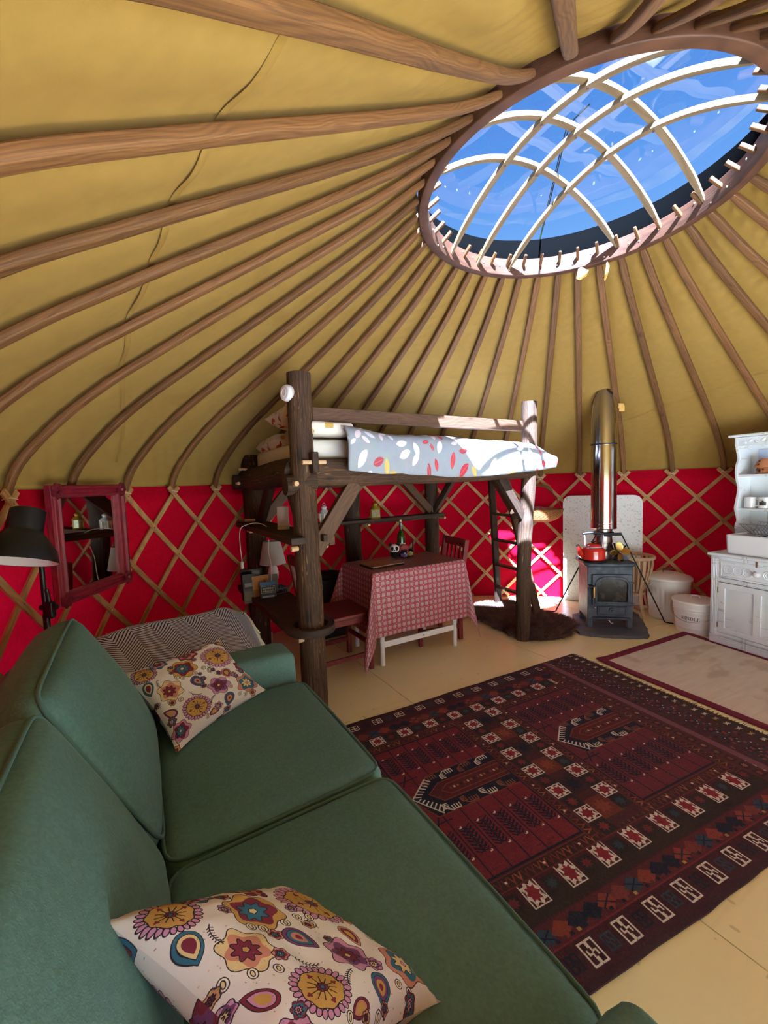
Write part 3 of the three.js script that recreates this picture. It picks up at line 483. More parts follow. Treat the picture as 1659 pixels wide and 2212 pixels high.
{
  solo('mattress', soft(1.90, 0.16, 1.24, 0.05, { puff: [0, 0.012, 0], wob: 0.006, n: 26 }), M.sheet, 'thick mattress in a plain cream sheet on the log bed', 'mattress', bedAt(0.985, 1.661, -0.655).toArray(), TURN);
  const nose = (x) => smooth(-0.1, 0.3, x);
  const g = sheet(120, 110, (u, v) => {
    const x = lerp(0.235, 2.245, u), xe = smooth(2.02, 2.245, x);             // along the bed
    const s = v * 1.72, front = 0.315, wob = 0.012 * n3(x * 4, s * 4, 1, 51) + 0.018 * n3(x * 1.6 + 3, s * 1.7, 2, 53) + 0.007 * n3(x * 11 + s * 5, s * 9 - x * 3, 4, 57);
    let y, z; const topY = 1.758 + 0.045 * smooth(0.6, 0.2, x) - 0.10 * xe + 0.02 * Math.sin(x * 2.2), botY = 1.492 + 0.018 * Math.sin(x * 3.1 + 0.6) + 0.02 * smooth(0.5, 0.2, x) + 0.02 * xe, fz = 0.128 + 0.02 * Math.sin(x * 5) + 0.045 * xe;
    if (s < front) { const t = s / front, e = t * t; y = lerp(botY, topY, Math.sin(t * PI / 2) ** 0.9); z = fz + 0.025 * Math.sin(t * PI) - 0.11 * e * t; }
    else { const t = (s - front) / (1.72 - front); z = lerp(fz - 0.11, -1.25, t); y = topY + 0.025 * Math.sin(t * PI) - 0.03 * t; }
    y += wob; z += wob * 0.6;
    const p = bedAt(x + 0.012 * n3(s * 3, x, 3, 55), y, z); return p;
  }, (u, v) => [u * 1.75, v * 1.5]);
  solo('duvet', thick(g, 0.018), M.duvet, 'pale grey duvet with red, white and yellow leaf print hanging over the bed rail', 'duvet');
  const P = (x, y, z) => bedAt(x, y, z);
  solo('pillow', pillow([P(0.02, 1.80, -0.62), P(0.40, 1.76, -0.62), P(0.40, 1.76, -1.24), P(0.02, 1.78, -1.24)].reverse(), 0.15, { s: 3, wrinkle: 0.008 }), M.pillowcase, 'leaf print pillow lying on the mattress by the canvas', 'pillow', [0, 0, 0], 0, 'bed pillows');
  solo('pillow', pillow([P(-0.03, 1.97, -0.20), P(0.36, 1.86, -0.14), P(0.36, 1.86, -0.72), P(-0.02, 1.96, -0.76)].reverse(), 0.13, { s: 5, wrinkle: 0.010, pinch: 0.16 }), M.pillowcase, 'leaf print pillow tilted up against the tall log post', 'pillow', [0, 0, 0], 0, 'bed pillows');
  solo('folded_sheet', soft(0.30, 0.085, 0.40, 0.03, { wob: 0.008, n: 18 }), M.pillowcase, 'folded leaf print bedding tucked beside the tall log post', 'bedding', bedAt(0.19, 1.795, -0.14).toArray(), TURN);
}
{ const t = thing('smoke_alarm', 'round white smoke alarm screwed to the top of the log post', 'smoke alarm', bedAt(-0.072, 2.0, 0.0).toArray(), TURN - PI / 2 + 0.3);
  put('housing', lathe([[0, 0.034], [0.036, 0.034], [0.046, 0.028], [0.05, 0.014], [0.05, 0], [0, 0]]).rotateX(PI / 2), M.white, t); put('grille_ring', new THREE.TorusGeometry(0.022, 0.0025, 6, 28).translate(0, 0, 0.034), M.cream, t); put('base_plate', lathe([[0, 0.004], [0.053, 0.004], [0.053, -0.006], [0, -0.006]]).rotateX(PI / 2), M.white, t); }

// ───────────────────────── dining table, cloth and chairs ─────────────────────────
const TB = V(0.15, 0, -3.584), TBT = Math.atan2(0.486, 0.874), tbAt = (x, y, z) => V(x, 0, z).applyAxisAngle(V(0, 1, 0), TBT).add(TB).setY(y);
{
  const t = thing('dining_table', 'small white painted table under the log bed', 'table', TB.toArray(), TBT), lx = 0.36, lz = 0.235;
  put('tabletop', box(0.87, 0.024, 0.545, 0, 0.738, 0, 0.006), M.white, t);
  put('apron', [box(0.70, 0.07, 0.02, 0, 0.69, lz), box(0.70, 0.07, 0.02, 0, 0.69, -lz), box(0.02, 0.07, 0.46, lx, 0.69, 0), box(0.02, 0.07, 0.46, -lx, 0.69, 0)], M.white, t);
  for (const sx of [-1, 1]) for (const sz of [-1, 1]) put('leg', rod(V(sx * lx, 0, sz * lz), V(sx * lx, 0.726, sz * lz), 0.019, 0.023, 18), M.white, t);
  for (const sz of [-1, 1]) { const s = put('stretcher', box(2 * lx, 0.048, 0.02, 0, 0.165, sz * lz), M.white, t); put('screw', rod(V(0.03, 0.165, sz * lz + 0.01 * sz), V(0.03, 0.165, sz * lz + 0.013 * sz), 0.006), M.steelRough, s); }
  put('cross_bar', box(0.04, 0.03, 2 * lz, -0.05, 0.168, 0), M.white, t);
}
M.gingham = std({ map: canvasTex(512, 512, (g, w) => {
  g.fillStyle = '#dccfce'; g.fillRect(0, 0, w, w); const n = 4, c = w / n;
  for (let i = 0; i < n; i++) {
    for (const [o, t, col] of [[0.0, 0.42, 'rgba(146,18,34,0.66)'], [0.48, 0.09, 'rgba(120,80,92,0.62)'], [0.62, 0.07, 'rgba(160,60,70,0.5)'], [0.76, 0.09, 'rgba(110,84,98,0.62)'], [0.92, 0.05, 'rgba(160,60,70,0.45)']]) { g.fillStyle = col; g.fillRect((i + o) * c, 0, t * c, w); g.fillRect(0, (i + o) * c, w, t * c); }
  }
  for (let i = 0; i < n; i++) for (let j = 0; j < n; j++) { g.fillStyle = '#9c1f30'; g.fillRect((i + 0.02) * c, (j + 0.02) * c, 0.36 * c, 0.36 * c); g.fillStyle = '#f2e6e4'; g.beginPath(); g.arc((i + 0.19) * c, (j + 0.19) * c, 0.062 * c, 0, 7); g.fill(); g.fillStyle = '#9c1f30'; g.beginPath(); g.arc((i + 0.19) * c, (j + 0.19) * c, 0.02 * c, 0, 7); g.fill(); }
}, 1 / 0.176, 1 / 0.176), roughness: 0.42, side: THREE.DoubleSide });
{
  const hx = 0.44, hz = 0.278, D = 0.50, X = hx + D, Z = hz + D, top = 0.7545;
  const fold = (q, h) => { const s = Math.sign(q), a = Math.abs(q) - h; return a <= 0 ? [q, 0] : [s * h, a]; };
  const g = sheet(150, 120, (u, v) => {
    const x = lerp(-X, X, u), z = lerp(-Z, Z, v), [px, a] = fold(x, hx), [pz, b] = fold(z, hz), sx = Math.sign(x), sz = Math.sign(z); let p = V(px, top, pz);
    const rf = (d) => Math.min(d, 0.014) * 0.6;
    if (a > 0 && b > 0) { const r = Math.hypot(a, b), f = Math.atan2(b, a), o = Math.sin(2 * f) ** 1.4 * r * (sx > 0 ? 0.13 : 0.30); p = V(px + sx * (rf(a) + o * Math.cos(f * 0.9) + 0.03 * r * Math.cos(f)), top - r * Math.sqrt(Math.max(0.2, 1 - 0.075 * Math.sin(2 * f))), pz + sz * (rf(b) + o * Math.sin(f * 0.9 + 0.157) + 0.03 * r * Math.sin(f))); }
    else if (a > 0) p = V(px + sx * (rf(a) + 0.03 * a + 0.006 * a * Math.sin(z * 22)), top - a, pz);
    else if (b > 0) p = V(px, top - b, pz + sz * (rf(b) + 0.03 * b + 0.010 * b * Math.sin(x * 15 + 1)));
    if (p.y < 0.02) p.y = 0.02;
    return tbAt(p.x, p.y, p.z);
  }, (u, v) => [lerp(-X, X, u), lerp(-Z, Z, v)]);
  const I = g.index.array; for (let i = 0; i < I.length; i += 3) { const t = I[i]; I[i] = I[i + 1]; I[i + 1] = t; } g.computeVertexNormals();
  solo('tablecloth', thick(g, 0.0015), M.gingham, 'red and white checked wipe-clean cloth hanging over the small table', 'tablecloth');
}
function chair(label, p, turn) {                                             // local +z is the front of the seat
  const c = thing('dining_chair', label, 'chair', p, turn, 'red dining chairs'), w = 0.19, f = 0.20, m = M.redChair;
  put('seat', soft(0.43, 0.034, 0.43, 0.012, { n: 12, wob: 0, puff: [0, -0.006, 0] }).translate(0, 0.445, 0.01), m, c);
  put('seat_frame', [box(0.36, 0.05, 0.02, 0, 0.405, f - 0.01), box(0.36, 0.05, 0.02, 0, 0.405, -f + 0.01), box(0.02, 0.05, 0.38, w - 0.01, 0.405, 0), box(0.02, 0.05, 0.38, -w + 0.01, 0.405, 0)], m, c);
  for (const s of [-1, 1]) {
    put('leg', box(0.036, 0.43, 0.036, s * w, 0.215, f), m, c);
    put('leg', [box(0.034, 0.46, 0.04, s * w, 0.23, -f), bar(V(s * w, 0.44, -f), V(s * w, 0.90, -f - 0.085), 0.034, 0.04, V(0, 0, 1))], m, c);
    put('side_stretcher', box(0.02, 0.035, 0.38, s * w, 0.125, 0), m, c);
  }
  put('front_stretcher', box(0.36, 0.035, 0.02, 0, 0.20, f), m, c); put('rear_stretcher', box(0.36, 0.03, 0.02, 0, 0.20, -f), m, c);
  put('top_rail', bar(V(-0.185, 0.865, -f - 0.078), V(0.185, 0.865, -f - 0.078), 0.075, 0.024, V(0, -0.18, 1)), m, c);
  put('lower_rail', bar(V(-0.185, 0.53, -f - 0.018), V(0.185, 0.53, -f - 0.018), 0.04, 0.02, V(0, -0.18, 1)), m, c);
  for (const x of [-0.105, -0.035, 0.035, 0.105]) put('back_slat', bar(V(x, 0.53, -f - 0.018), V(x, 0.84, -f - 0.074), 0.026, 0.012, V(0, 0, 1)), m, c);
  return c;
}
chair('red wooden slat-back chair tucked in beside the tall log post with shelves', [-0.410, 0, -3.215], Math.atan2(0.856, -0.517));
chair('red wooden slat-back chair at the end of the table by the ladder', [0.40, 0, -3.80], Math.atan2(-0.93, 0.36));
// things on the table
const TT = 0.757;
{ const t = thing('place_mat', 'stack of dark edged brown place mats on the checked cloth', 'place mat', tbAt(-0.235, TT, 0.045).toArray(), TBT + 0.05); const s = new THREE.Shape(); const w = 0.155, h = 0.115, r = 0.02; s.moveTo(-w + r, -h); s.lineTo(w - r, -h); s.quadraticCurveTo(w, -h, w, -h + r); s.lineTo(w, h - r); s.quadraticCurveTo(w, h, w - r, h); s.lineTo(-w + r, h); s.quadraticCurveTo(-w, h, -w, h - r); s.lineTo(-w, -h + r); s.quadraticCurveTo(-w, -h, -w + r, -h);
  for (let i = 0; i < 3; i++) put('mat', extrude(s.clone(), 0.006, 0.001).rotateX(-PI / 2).translate(i * 0.002, i * 0.0065, -i * 0.002), i === 2 ? std({ map: woodTex([190, 134, 96], [120, 74, 50], { s: 221, lines: 4, warp: 9 }), roughness: 0.35 }) : M.black, t);
}
const jar = (label, p, col, cap) => { const t = thing('jam_jar', label, 'jar', p); put('glass_body', lathe([[0, 0], [0.028, 0], [0.031, 0.004], [0.031, 0.05], [0.027, 0.058], [0, 0.058]], 28), std({ color: col, roughness: 0.15 }), t); put('lid', lathe([[0, 0.072], [0.027, 0.072], [0.0285, 0.069], [0.0285, 0.057], [0, 0.057]], 28), std({ color: 0x1b1712, roughness: 0.3, metalness: 0.4 }), t); put('paper_label', lathe([[0.0315, 0.010], [0.0316, 0.044]], 28), std({ map: canvasTex(256, 64, (g, w, h) => { g.fillStyle = cap; g.fillRect(0, 0, w, h); g.fillStyle = 'rgba(255,245,230,0.85)'; for (let k = 0; k < 4; k++) for (let i = 0; i < 3; i++) g.fillRect(k * 64 + 12 + rnd() * 6, 14 + i * 14, 34 - i * 6, 5); }), roughness: 0.7, side: THREE.DoubleSide }), t); };
jar('small dark jar with a violet label and black lid on the table', tbAt(0.085, TT, -0.115).toArray(), 0x2a1430, '#4b3f8c');
jar('small dark jar with a tan label and black lid on the table', tbAt(0.165, TT, -0.145).toArray(), 0x30200f, '#a2884a');
{ const t = thing('wine_bottle', 'green glass wine bottle with a cork behind the jars', 'bottle', tbAt(0.12, TT, -0.215).toArray());
  put('bottle_glass', lathe([[0, 0], [0.036, 0], [0.038, 0.006], [0.038, 0.17], [0.033, 0.20], [0.016, 0.235], [0.0135, 0.25], [0.0135, 0.305], [0.0155, 0.307], [0.0155, 0.316], [0.011, 0.317]], 32), phys({ color: 0x2e5a16, roughness: 0.08, transmission: 0.55, thickness: 0, side: THREE.DoubleSide }), t);
  put('cork', rod(V(0, 0.30, 0), V(0, 0.335, 0), 0.0105, 0.0115), M.dowel, t); put('wine_label', lathe([[0.0385, 0.045], [0.0385, 0.12]], 28), std({ color: 0xcbb9a0, roughness: 0.8, side: THREE.DoubleSide }), t); }
{ const t = thing('soft_toy', 'small black and white panda soft toy sitting behind the jars', 'soft toy', tbAt(0.015, TT, -0.165).toArray(), TBT - 0.5), wm = std({ color: 0xdedad4, roughness: 1 }), bm = std({ color: 0x171618, roughness: 1 });
  put('head', new THREE.SphereGeometry(0.045, 24, 16).scale(1, 0.9, 0.95).translate(0, 0.085, 0), wm, t); put('body', new THREE.SphereGeometry(0.04, 20, 14).scale(1, 0.95, 1).translate(0, 0.036, -0.005), bm, t);
  for (const s of [-1, 1]) { put('ear', new THREE.SphereGeometry(0.017, 14, 10).translate(s * 0.034, 0.121, 0), bm, t); put('eye_patch', new THREE.SphereGeometry(0.014, 12, 8).scale(1, 1.3, 0.6).translate(s * 0.019, 0.09, 0.038), bm, t); } put('nose', new THREE.SphereGeometry(0.006, 8, 6).translate(0, 0.075, 0.044), bm, t); }
solo('table_ornament', new THREE.SphereGeometry(0.058, 28, 20).scale(1, 0.95, 0.55).translate(0, 0.112, 0), std({ color: 0x9a4048, roughness: 0.4 }), 'dusty pink rounded ornament leaning on the wine bottle', 'ornament', tbAt(0.115, TT - 0.054, -0.158).toArray(), TBT);
solo('menu_card', box(0.10, 0.145, 0.004, 0, 0.0725, 0, 0), std({ color: 0x3c4a3e, roughness: 0.7 }), 'dark green card standing upright beside the wine bottle', 'card', tbAt(0.215, TT, -0.165).toArray(), TBT + 1.1);
{ const p = V(-0.56, 0, -3.93), t = thing('storage_crate', 'black crate with a frying pan on it against the trellis', 'crate', p.toArray(), TURN); put('crate_body', box(0.30, 0.56, 0.22, 0, 0.28, 0, 0.01), M.black, t); }
{ const t = thing('frying_pan', 'black frying pan lying on the black crate', 'pan', [-0.56, 0.56, -3.93]); put('pan_body', lathe([[0, 0.006], [0.10, 0.006], [0.125, 0.04], [0.129, 0.04], [0.103, 0], [0, 0]], 36), M.ironDark, t); put('pan_handle', bar(V(-0.12, 0.038, 0), V(-0.30, 0.055, 0.05), 0.024, 0.012), M.black, t); }

// ───────────────────────── things on the bed's shelves ─────────────────────────
const US = 1.1335, LS = 0.516;                                               // tops of the upper and the lower end shelf
{ const t = thing('speaker', 'pale cylindrical speaker with a beige foot on the upper bed shelf', 'speaker', bedAt(-0.01, US, -0.43).toArray());
  put('fabric_body', lathe([[0, 0.165], [0.036, 0.165], [0.041, 0.160], [0.041, 0.03], [0, 0.03]], 32), std({ color: 0xdcd8d2, roughness: 0.9, bumpMap: clothBump, bumpScale: 0.0006 }), t); put('foot', lathe([[0, 0.03], [0.042, 0.03], [0.043, 0.004], [0.04, 0], [0, 0]], 32), std({ color: 0xb9a685, roughness: 0.6 }), t); }
function lantern(label, p, turn, col) {
  const t = thing('lantern', label, 'lantern', p, turn, 'lanterns on the back shelf'), m = std({ color: col, roughness: 0.45, metalness: 0.2 }), R = 0.048, hex = (r, y) => [...Array(7)].map((_, i) => V(r * Math.cos(i * PI / 3), y, r * Math.sin(i * PI / 3)));
  put('base', new THREE.CylinderGeometry(0.05, 0.058, 0.014, 6).translate(0, 0.007, 0), m, t);
  for (let i = 0; i < 6; i++) { const a = i * PI / 3 + PI / 6 * 0; put('corner_post', rod(V(R * Math.sin(a), 0.012, R * Math.cos(a)), V(R * Math.sin(a), 0.092, R * Math.cos(a)), 0.0042, 0.0042, 6), m, t); const b = a + PI / 6, r2 = R * Math.cos(PI / 6) - 0.001; put('pane', new THREE.BoxGeometry(R - 0.006, 0.078, 0.0015).translate(0, 0.052, r2).rotateY(b), phys({ color: 0xf2f0e2, roughness: 0.12, transmission: 0.75, thickness: 0 }), t); }
  put('roof', plain(new THREE.LatheGeometry([[0.058, 0.090], [0.056, 0.098], [0.038, 0.118], [0.026, 0.124], [0.022, 0.134], [0.030, 0.142], [0.030, 0.152], [0.012, 0.164], [0.0005, 0.165]].map(([r, h]) => new THREE.Vector2(r, h)), 6)), m, t);
  put('ring_handle', new THREE.TorusGeometry(0.012, 0.002, 6, 18).translate(0, 0.176, 0), m, t);
  put('candle', rod(V(0, 0.014, 0), V(0, 0.05, 0), 0.016), M.white, t);
}
lantern('yellow metal lantern with glass panes on the back shelf', bedAt(1.2, 1.0755, -1.215).toArray(), 0.3, 0xb79a2a);
lantern('white metal lantern with glass panes on the back shelf', bedAt(0.64, 1.0755, -1.215).toArray(), 0.1, 0xcfcfcb);
{ const t = thing('table_lamp', 'white table lamp with a pale grey tapered shade on the lower bed shelf', 'lamp', bedAt(0.075, LS, -1.05).toArray());
  put('lamp_base', lathe([[0, 0], [0.05, 0], [0.052, 0.008], [0.034, 0.03], [0.026, 0.08], [0.040, 0.14], [0.045, 0.19], [0.034, 0.235], [0.014, 0.26], [0.012, 0.29], [0, 0.29]], 36), M.ceramic, t);
  put('lamp_shade', lathe([[0.072, 0.46], [0.110, 0.265], [0.108, 0.265], [0.070, 0.46]], 48), phys({ color: 0xc9c4c4, roughness: 0.95, transmission: 0.25, thickness: 0, side: THREE.DoubleSide }), t); }
{ const c = onY(594, 1293, LS), t = thing('plastic_crate', 'small blue folding crate with slotted sides on the lower bed shelf', 'crate', [c.x, LS, c.z], TURN + 0.12), m = std({ color: 0x5a7690, roughness: 0.5 }), w = 0.175, d = 0.12, h = 0.095;
  put('crate_floor', box(w, 0.006, d, 0, 0.003, 0, 0.001), m, t);
  for (const [ry, L] of [[0, w], [PI, w], [PI / 2, d], [-PI / 2, d]]) { const half = (L === w ? d : w) / 2, list = [box(L, 0.014, 0.007, 0, h - 0.007, half, 0.002), box(L, 0.014, 0.007, 0, 0.010, half, 0.002), box(0.012, h, 0.008, -L / 2 + 0.006, h / 2, half, 0.002), box(0.012, h, 0.008, L / 2 - 0.006, h / 2, half, 0.002)]; const n = Math.round(L / 0.02); for (let i = 1; i < n; i++) list.push(box(0.006, h - 0.02 - (Math.abs(i / n - 0.5) < 0.22 ? 0.035 : 0), 0.005, -L / 2 + L * i / n, (h - (Math.abs(i / n - 0.5) < 0.22 ? 0.035 : 0)) / 2, half, 0.001)); list.push(box(L - 0.02, 0.007, 0.006, 0, 0.05, half, 0.001)); put('slotted_side', join(list).rotateY(ry), m, t); } }
{ // leaflets and books leaning on the far end of the lower shelf
  const spots = [['tablet', 'black tablet propped upright behind the books on the lower bed shelf', 'tablet', -0.115, -0.99, 0.18, 0.245, 0.010, 0x121214, null], ['book', 'dark book with a pale title block leaning on the tablet', 'book', -0.155, -0.885, 0.115, 0.225, 0.014, 0x2a2620, 'alps'], ['book', 'orange covered book in the row on the lower bed shelf', 'book', -0.075, -0.875, 0.13, 0.205, 0.016, 0xa5662a, 'orange'], ['book', 'blue topped book titled in pale capitals on the lower bed shelf', 'book', -0.045, -0.79, 0.12, 0.165, 0.012, 0x1f2428, 'heaven'], ['book', 'grey booklet leaning in the blue crate', 'book', 0.03, -0.93, 0.09, 0.19, 0.012, 0x7f7f80, null]];
  for (const [nm, label, cat, x, z, w, h, d, col, art] of spots) {
    const p = bedAt(x, LS + 0.004, z), front = art && std({ roughness: 0.5, map: canvasTex(256, 384, (g, W, H) => {
      g.fillStyle = '#' + new THREE.Color(col).getHexString(); g.fillRect(0, 0, W, H);
      if (art === 'alps') { g.fillStyle = '#8e8a84'; g.fillRect(30, 120, 190, 50); g.fillStyle = '#4e4a36'; g.fillRect(0, 200, W, 184); g.fillStyle = '#6c6440'; g.fillRect(20, 230, 180, 120); }
      if (art === 'orange') { g.fillStyle = '#c4823a'; g.fillRect(0, 0, W, 200); g.fillStyle = '#7a4a2a'; g.beginPath(); g.moveTo(120, 180); g.lineTo(190, 70); g.lineTo(256, 180); g.fill(); }
      if (art === 'heaven') { g.fillStyle = '#3f6f9e'; g.fillRect(0, 0, W, 70); g.strokeStyle = '#b9b4a4'; g.lineWidth = 6; g.strokeRect(18, 84, W - 36, 120); g.fillStyle = '#d8cfae'; g.font = 'bold 42px serif'; g.textAlign = 'center'; g.fillText('HINDER', W / 2, 138); g.fillText('HEAVEN', W / 2, 184); g.fillStyle = '#8f98a4'; g.fillRect(30, 250, 190, 50); }
    }) });
    const t = thing(nm, label, cat, p.toArray(), TURN + rr(-0.12, 0.12), nm === 'book' ? 'books on the lower bed shelf' : undefined), in_ = new THREE.Group();
    const body = put(nm === 'tablet' ? 'tablet_body' : 'pages', box(w, h, d, 0, h / 2, 0, 0.003).rotateX(-0.16), nm === 'tablet' ? M.black : M.white, t);
    if (nm === 'tablet') put('screen', box(w - 0.02, h - 0.03, 0.001, 0, h / 2, d / 2 + 0.0006, 0).rotateX(-0.16), std({ color: 0x20242a, roughness: 0.08 }), t);
    else { const u = box(w + 0.004, h + 0.004, 0.002, 0, h / 2, d / 2 + 0.001, 0), q = u.attributes.uv, pp = u.attributes.position; for (let i = 0; i < q.count; i++) q.setXY(i, pp.getX(i) / (w + 0.004) + 0.5, pp.getY(i) / (h + 0.004)); put('cover', u.rotateX(-0.16), front || std({ color: col, roughness: 0.5 }), t); put('back_cover', box(w + 0.004, h + 0.004, 0.002, 0, h / 2, -d / 2 - 0.001, 0).rotateX(-0.16), std({ color: col, roughness: 0.5 }), t); }
  }
}
{ const dep = (x, y, z) => onZ(x, y, z), t = thing('charging_cable', 'white charging cable hanging from the upper bed shelf to the tablet', 'cable'); 
  put('lead', tube([[578, 1139, -3.2], [566, 1132, -3.22], [550, 1130, -3.25], [535, 1133, -3.28], [521, 1140, -3.3], [518, 1152, -3.32], [519, 1180, -3.34], [522, 1205, -3.36], [523, 1216, -3.38]].map((a) => dep(...a)), 0.0032, 60, 6), M.white, t); put('plug', (() => { const a = dep(523, 1214, -3.38), b = dep(523.5, 1228, -3.38); return rod(a, b, 0.012, 0.014, 12); })(), M.white, t); 
  put('lead', tube([[581, 1166, -3.25], [580, 1190, -3.27], [585, 1215, -3.29], [586, 1240, -3.3], [586, 1256, -3.32]].map((a) => dep(...a)), 0.0030, 40, 6), M.white, t); }
{ const t = thing('scrubbing_brush', 'pale wooden handled brush standing in a white cup against the trellis behind the bed', 'brush', (() => { const p = onY(577, 1388); return [p.x, 0, p.z]; })()); put('cup', lathe([[0, 0], [0.05, 0], [0.055, 0.10], [0.051, 0.10], [0.046, 0.006], [0, 0.006]], 24), M.white, t); put('brush_head', new THREE.SphereGeometry(0.034, 16, 12).scale(1, 1.5, 1).translate(0.005, 0.15, 0), std({ color: 0x9c6b62, roughness: 0.9 }), t); put('brush_handle', rod(V(0.005, 0.18, 0), V(0.07, 0.40, -0.02), 0.012, 0.009), std({ color: 0xa8786a, roughness: 0.7 }), t); }

// ───────────────────────── sofa ─────────────────────────
const SOFA_TURN = Math.atan2(0.856, -0.517), sofaAt = (x, y, z) => V(-x * E2.x + z * E1.x, y, -x * E2.z + z * E1.z);   // x: away from the camera along the sofa, z: to the front
{
  const O = sofaAt(1.15, 0, 0.1), s = thing('sofa', 'two-seat sofa in sage green velvet with piped cushions', 'sofa', O.toArray(), SOFA_TURN), L = (g, x, y, z) => g.translate(x - 1.15, y, z - 0.1), m = M.velvet;
  put('base', L(soft(1.98, 0.22, 0.98, 0.025, { n: 14 }), 1.15, 0.215, 0.12), m, s);
  put('back_frame', L(soft(2.0, 0.62, 0.20, 0.05, { n: 16 }), 1.15, 0.47, -0.37), m, s);
  const arm = (x0, x1, rc) => put('armrest', L((() => { const g = soft(x1 - x0, 0.52, 1.04, 0.045, { n: 18, puff: [0.006, 0.010, 0.004] }); return g; })(), (x0 + x1) / 2, 0.365, 0.125), m, s);
  arm(1.945, 2.175); arm(0.125, 0.352);
  const loop = (pts, r) => tube(pts, r, 120, 7, true);
  const seat = (x0, x1, sd) => {
    const w = x1 - x0, c = put('seat_cushion', L(soft(w, 0.175, 0.67, 0.055, { n: 26, puff: [0.004, 0.022, 0.012], s: sd, wob: 0.003 }), (x0 + x1) / 2, 0.412, 0.335), m, s);
    const P = []; const hw = w / 2 - 0.012, hd = 0.335 - 0.012, q = 0.05; for (let i = 0; i < 4; i++) { const cx = [1, -1, -1, 1][i] * (hw - q), cz = [1, 1, -1, -1][i] * (hd - q); for (let k = 0; k <= 4; k++) { const a = (i * 90 + k * 22.5) * PI / 180; P.push(V(cx + q * Math.cos(a), 0, cz + q * Math.sin(a))); } }
    put('piping', L(loop(P, 0.0052), (x0 + x1) / 2, 0.412 + 0.0725, 0.335), m, c); put('piping', L(loop(P, 0.0052), (x0 + x1) / 2, 0.412 - 0.0725, 0.335), m, c);
  };
  seat(1.148, 1.940, 3); seat(0.357, 1.143, 5);
  const back = (x0, x1, sd, dy, dr) => {
    const w = x1 - x0, H = 0.545, T = 0.17, tilt = -0.46 + dr, place = (g) => L(g.rotateX(tilt), (x0 + x1) / 2, 0.722 + dy, -0.165);
    const c = put('back_cushion', place(soft(w, H, T, 0.06, { n: 26, puff: [0.004, 0.012, 0.045], s: sd, wob: 0.004 })), m, s);
    const P = []; const hw = w / 2 - 0.012, hh = H / 2 - 0.012, q = 0.055; for (let i = 0; i < 4; i++) { const cx = [1, -1, -1, 1][i] * (hw - q), cy = [1, 1, -1, -1][i] * (hh - q); for (let k = 0; k <= 4; k++) { const a = (i * 90 + k * 22.5) * PI / 180; P.push(V(cx + q * Math.cos(a), cy + q * Math.sin(a), 0)); } }
    put('piping', place(loop(P, 0.0055).translate(0, 0, T / 2 - 0.016)), m, c);
  };
  back(1.18, 1.935, 7, 0.0, 0); back(0.36, 1.165, 9, -0.006, 0.03);
  for (const [x, z] of [[0.2, -0.4], [2.1, -0.4], [0.2, 0.55], [2.1, 0.55]]) put('foot', L(rod(V(x, 0, z), V(x, 0.115, z), 0.02, 0.028), 0, 0, 0), M.darkPlank, s);
}
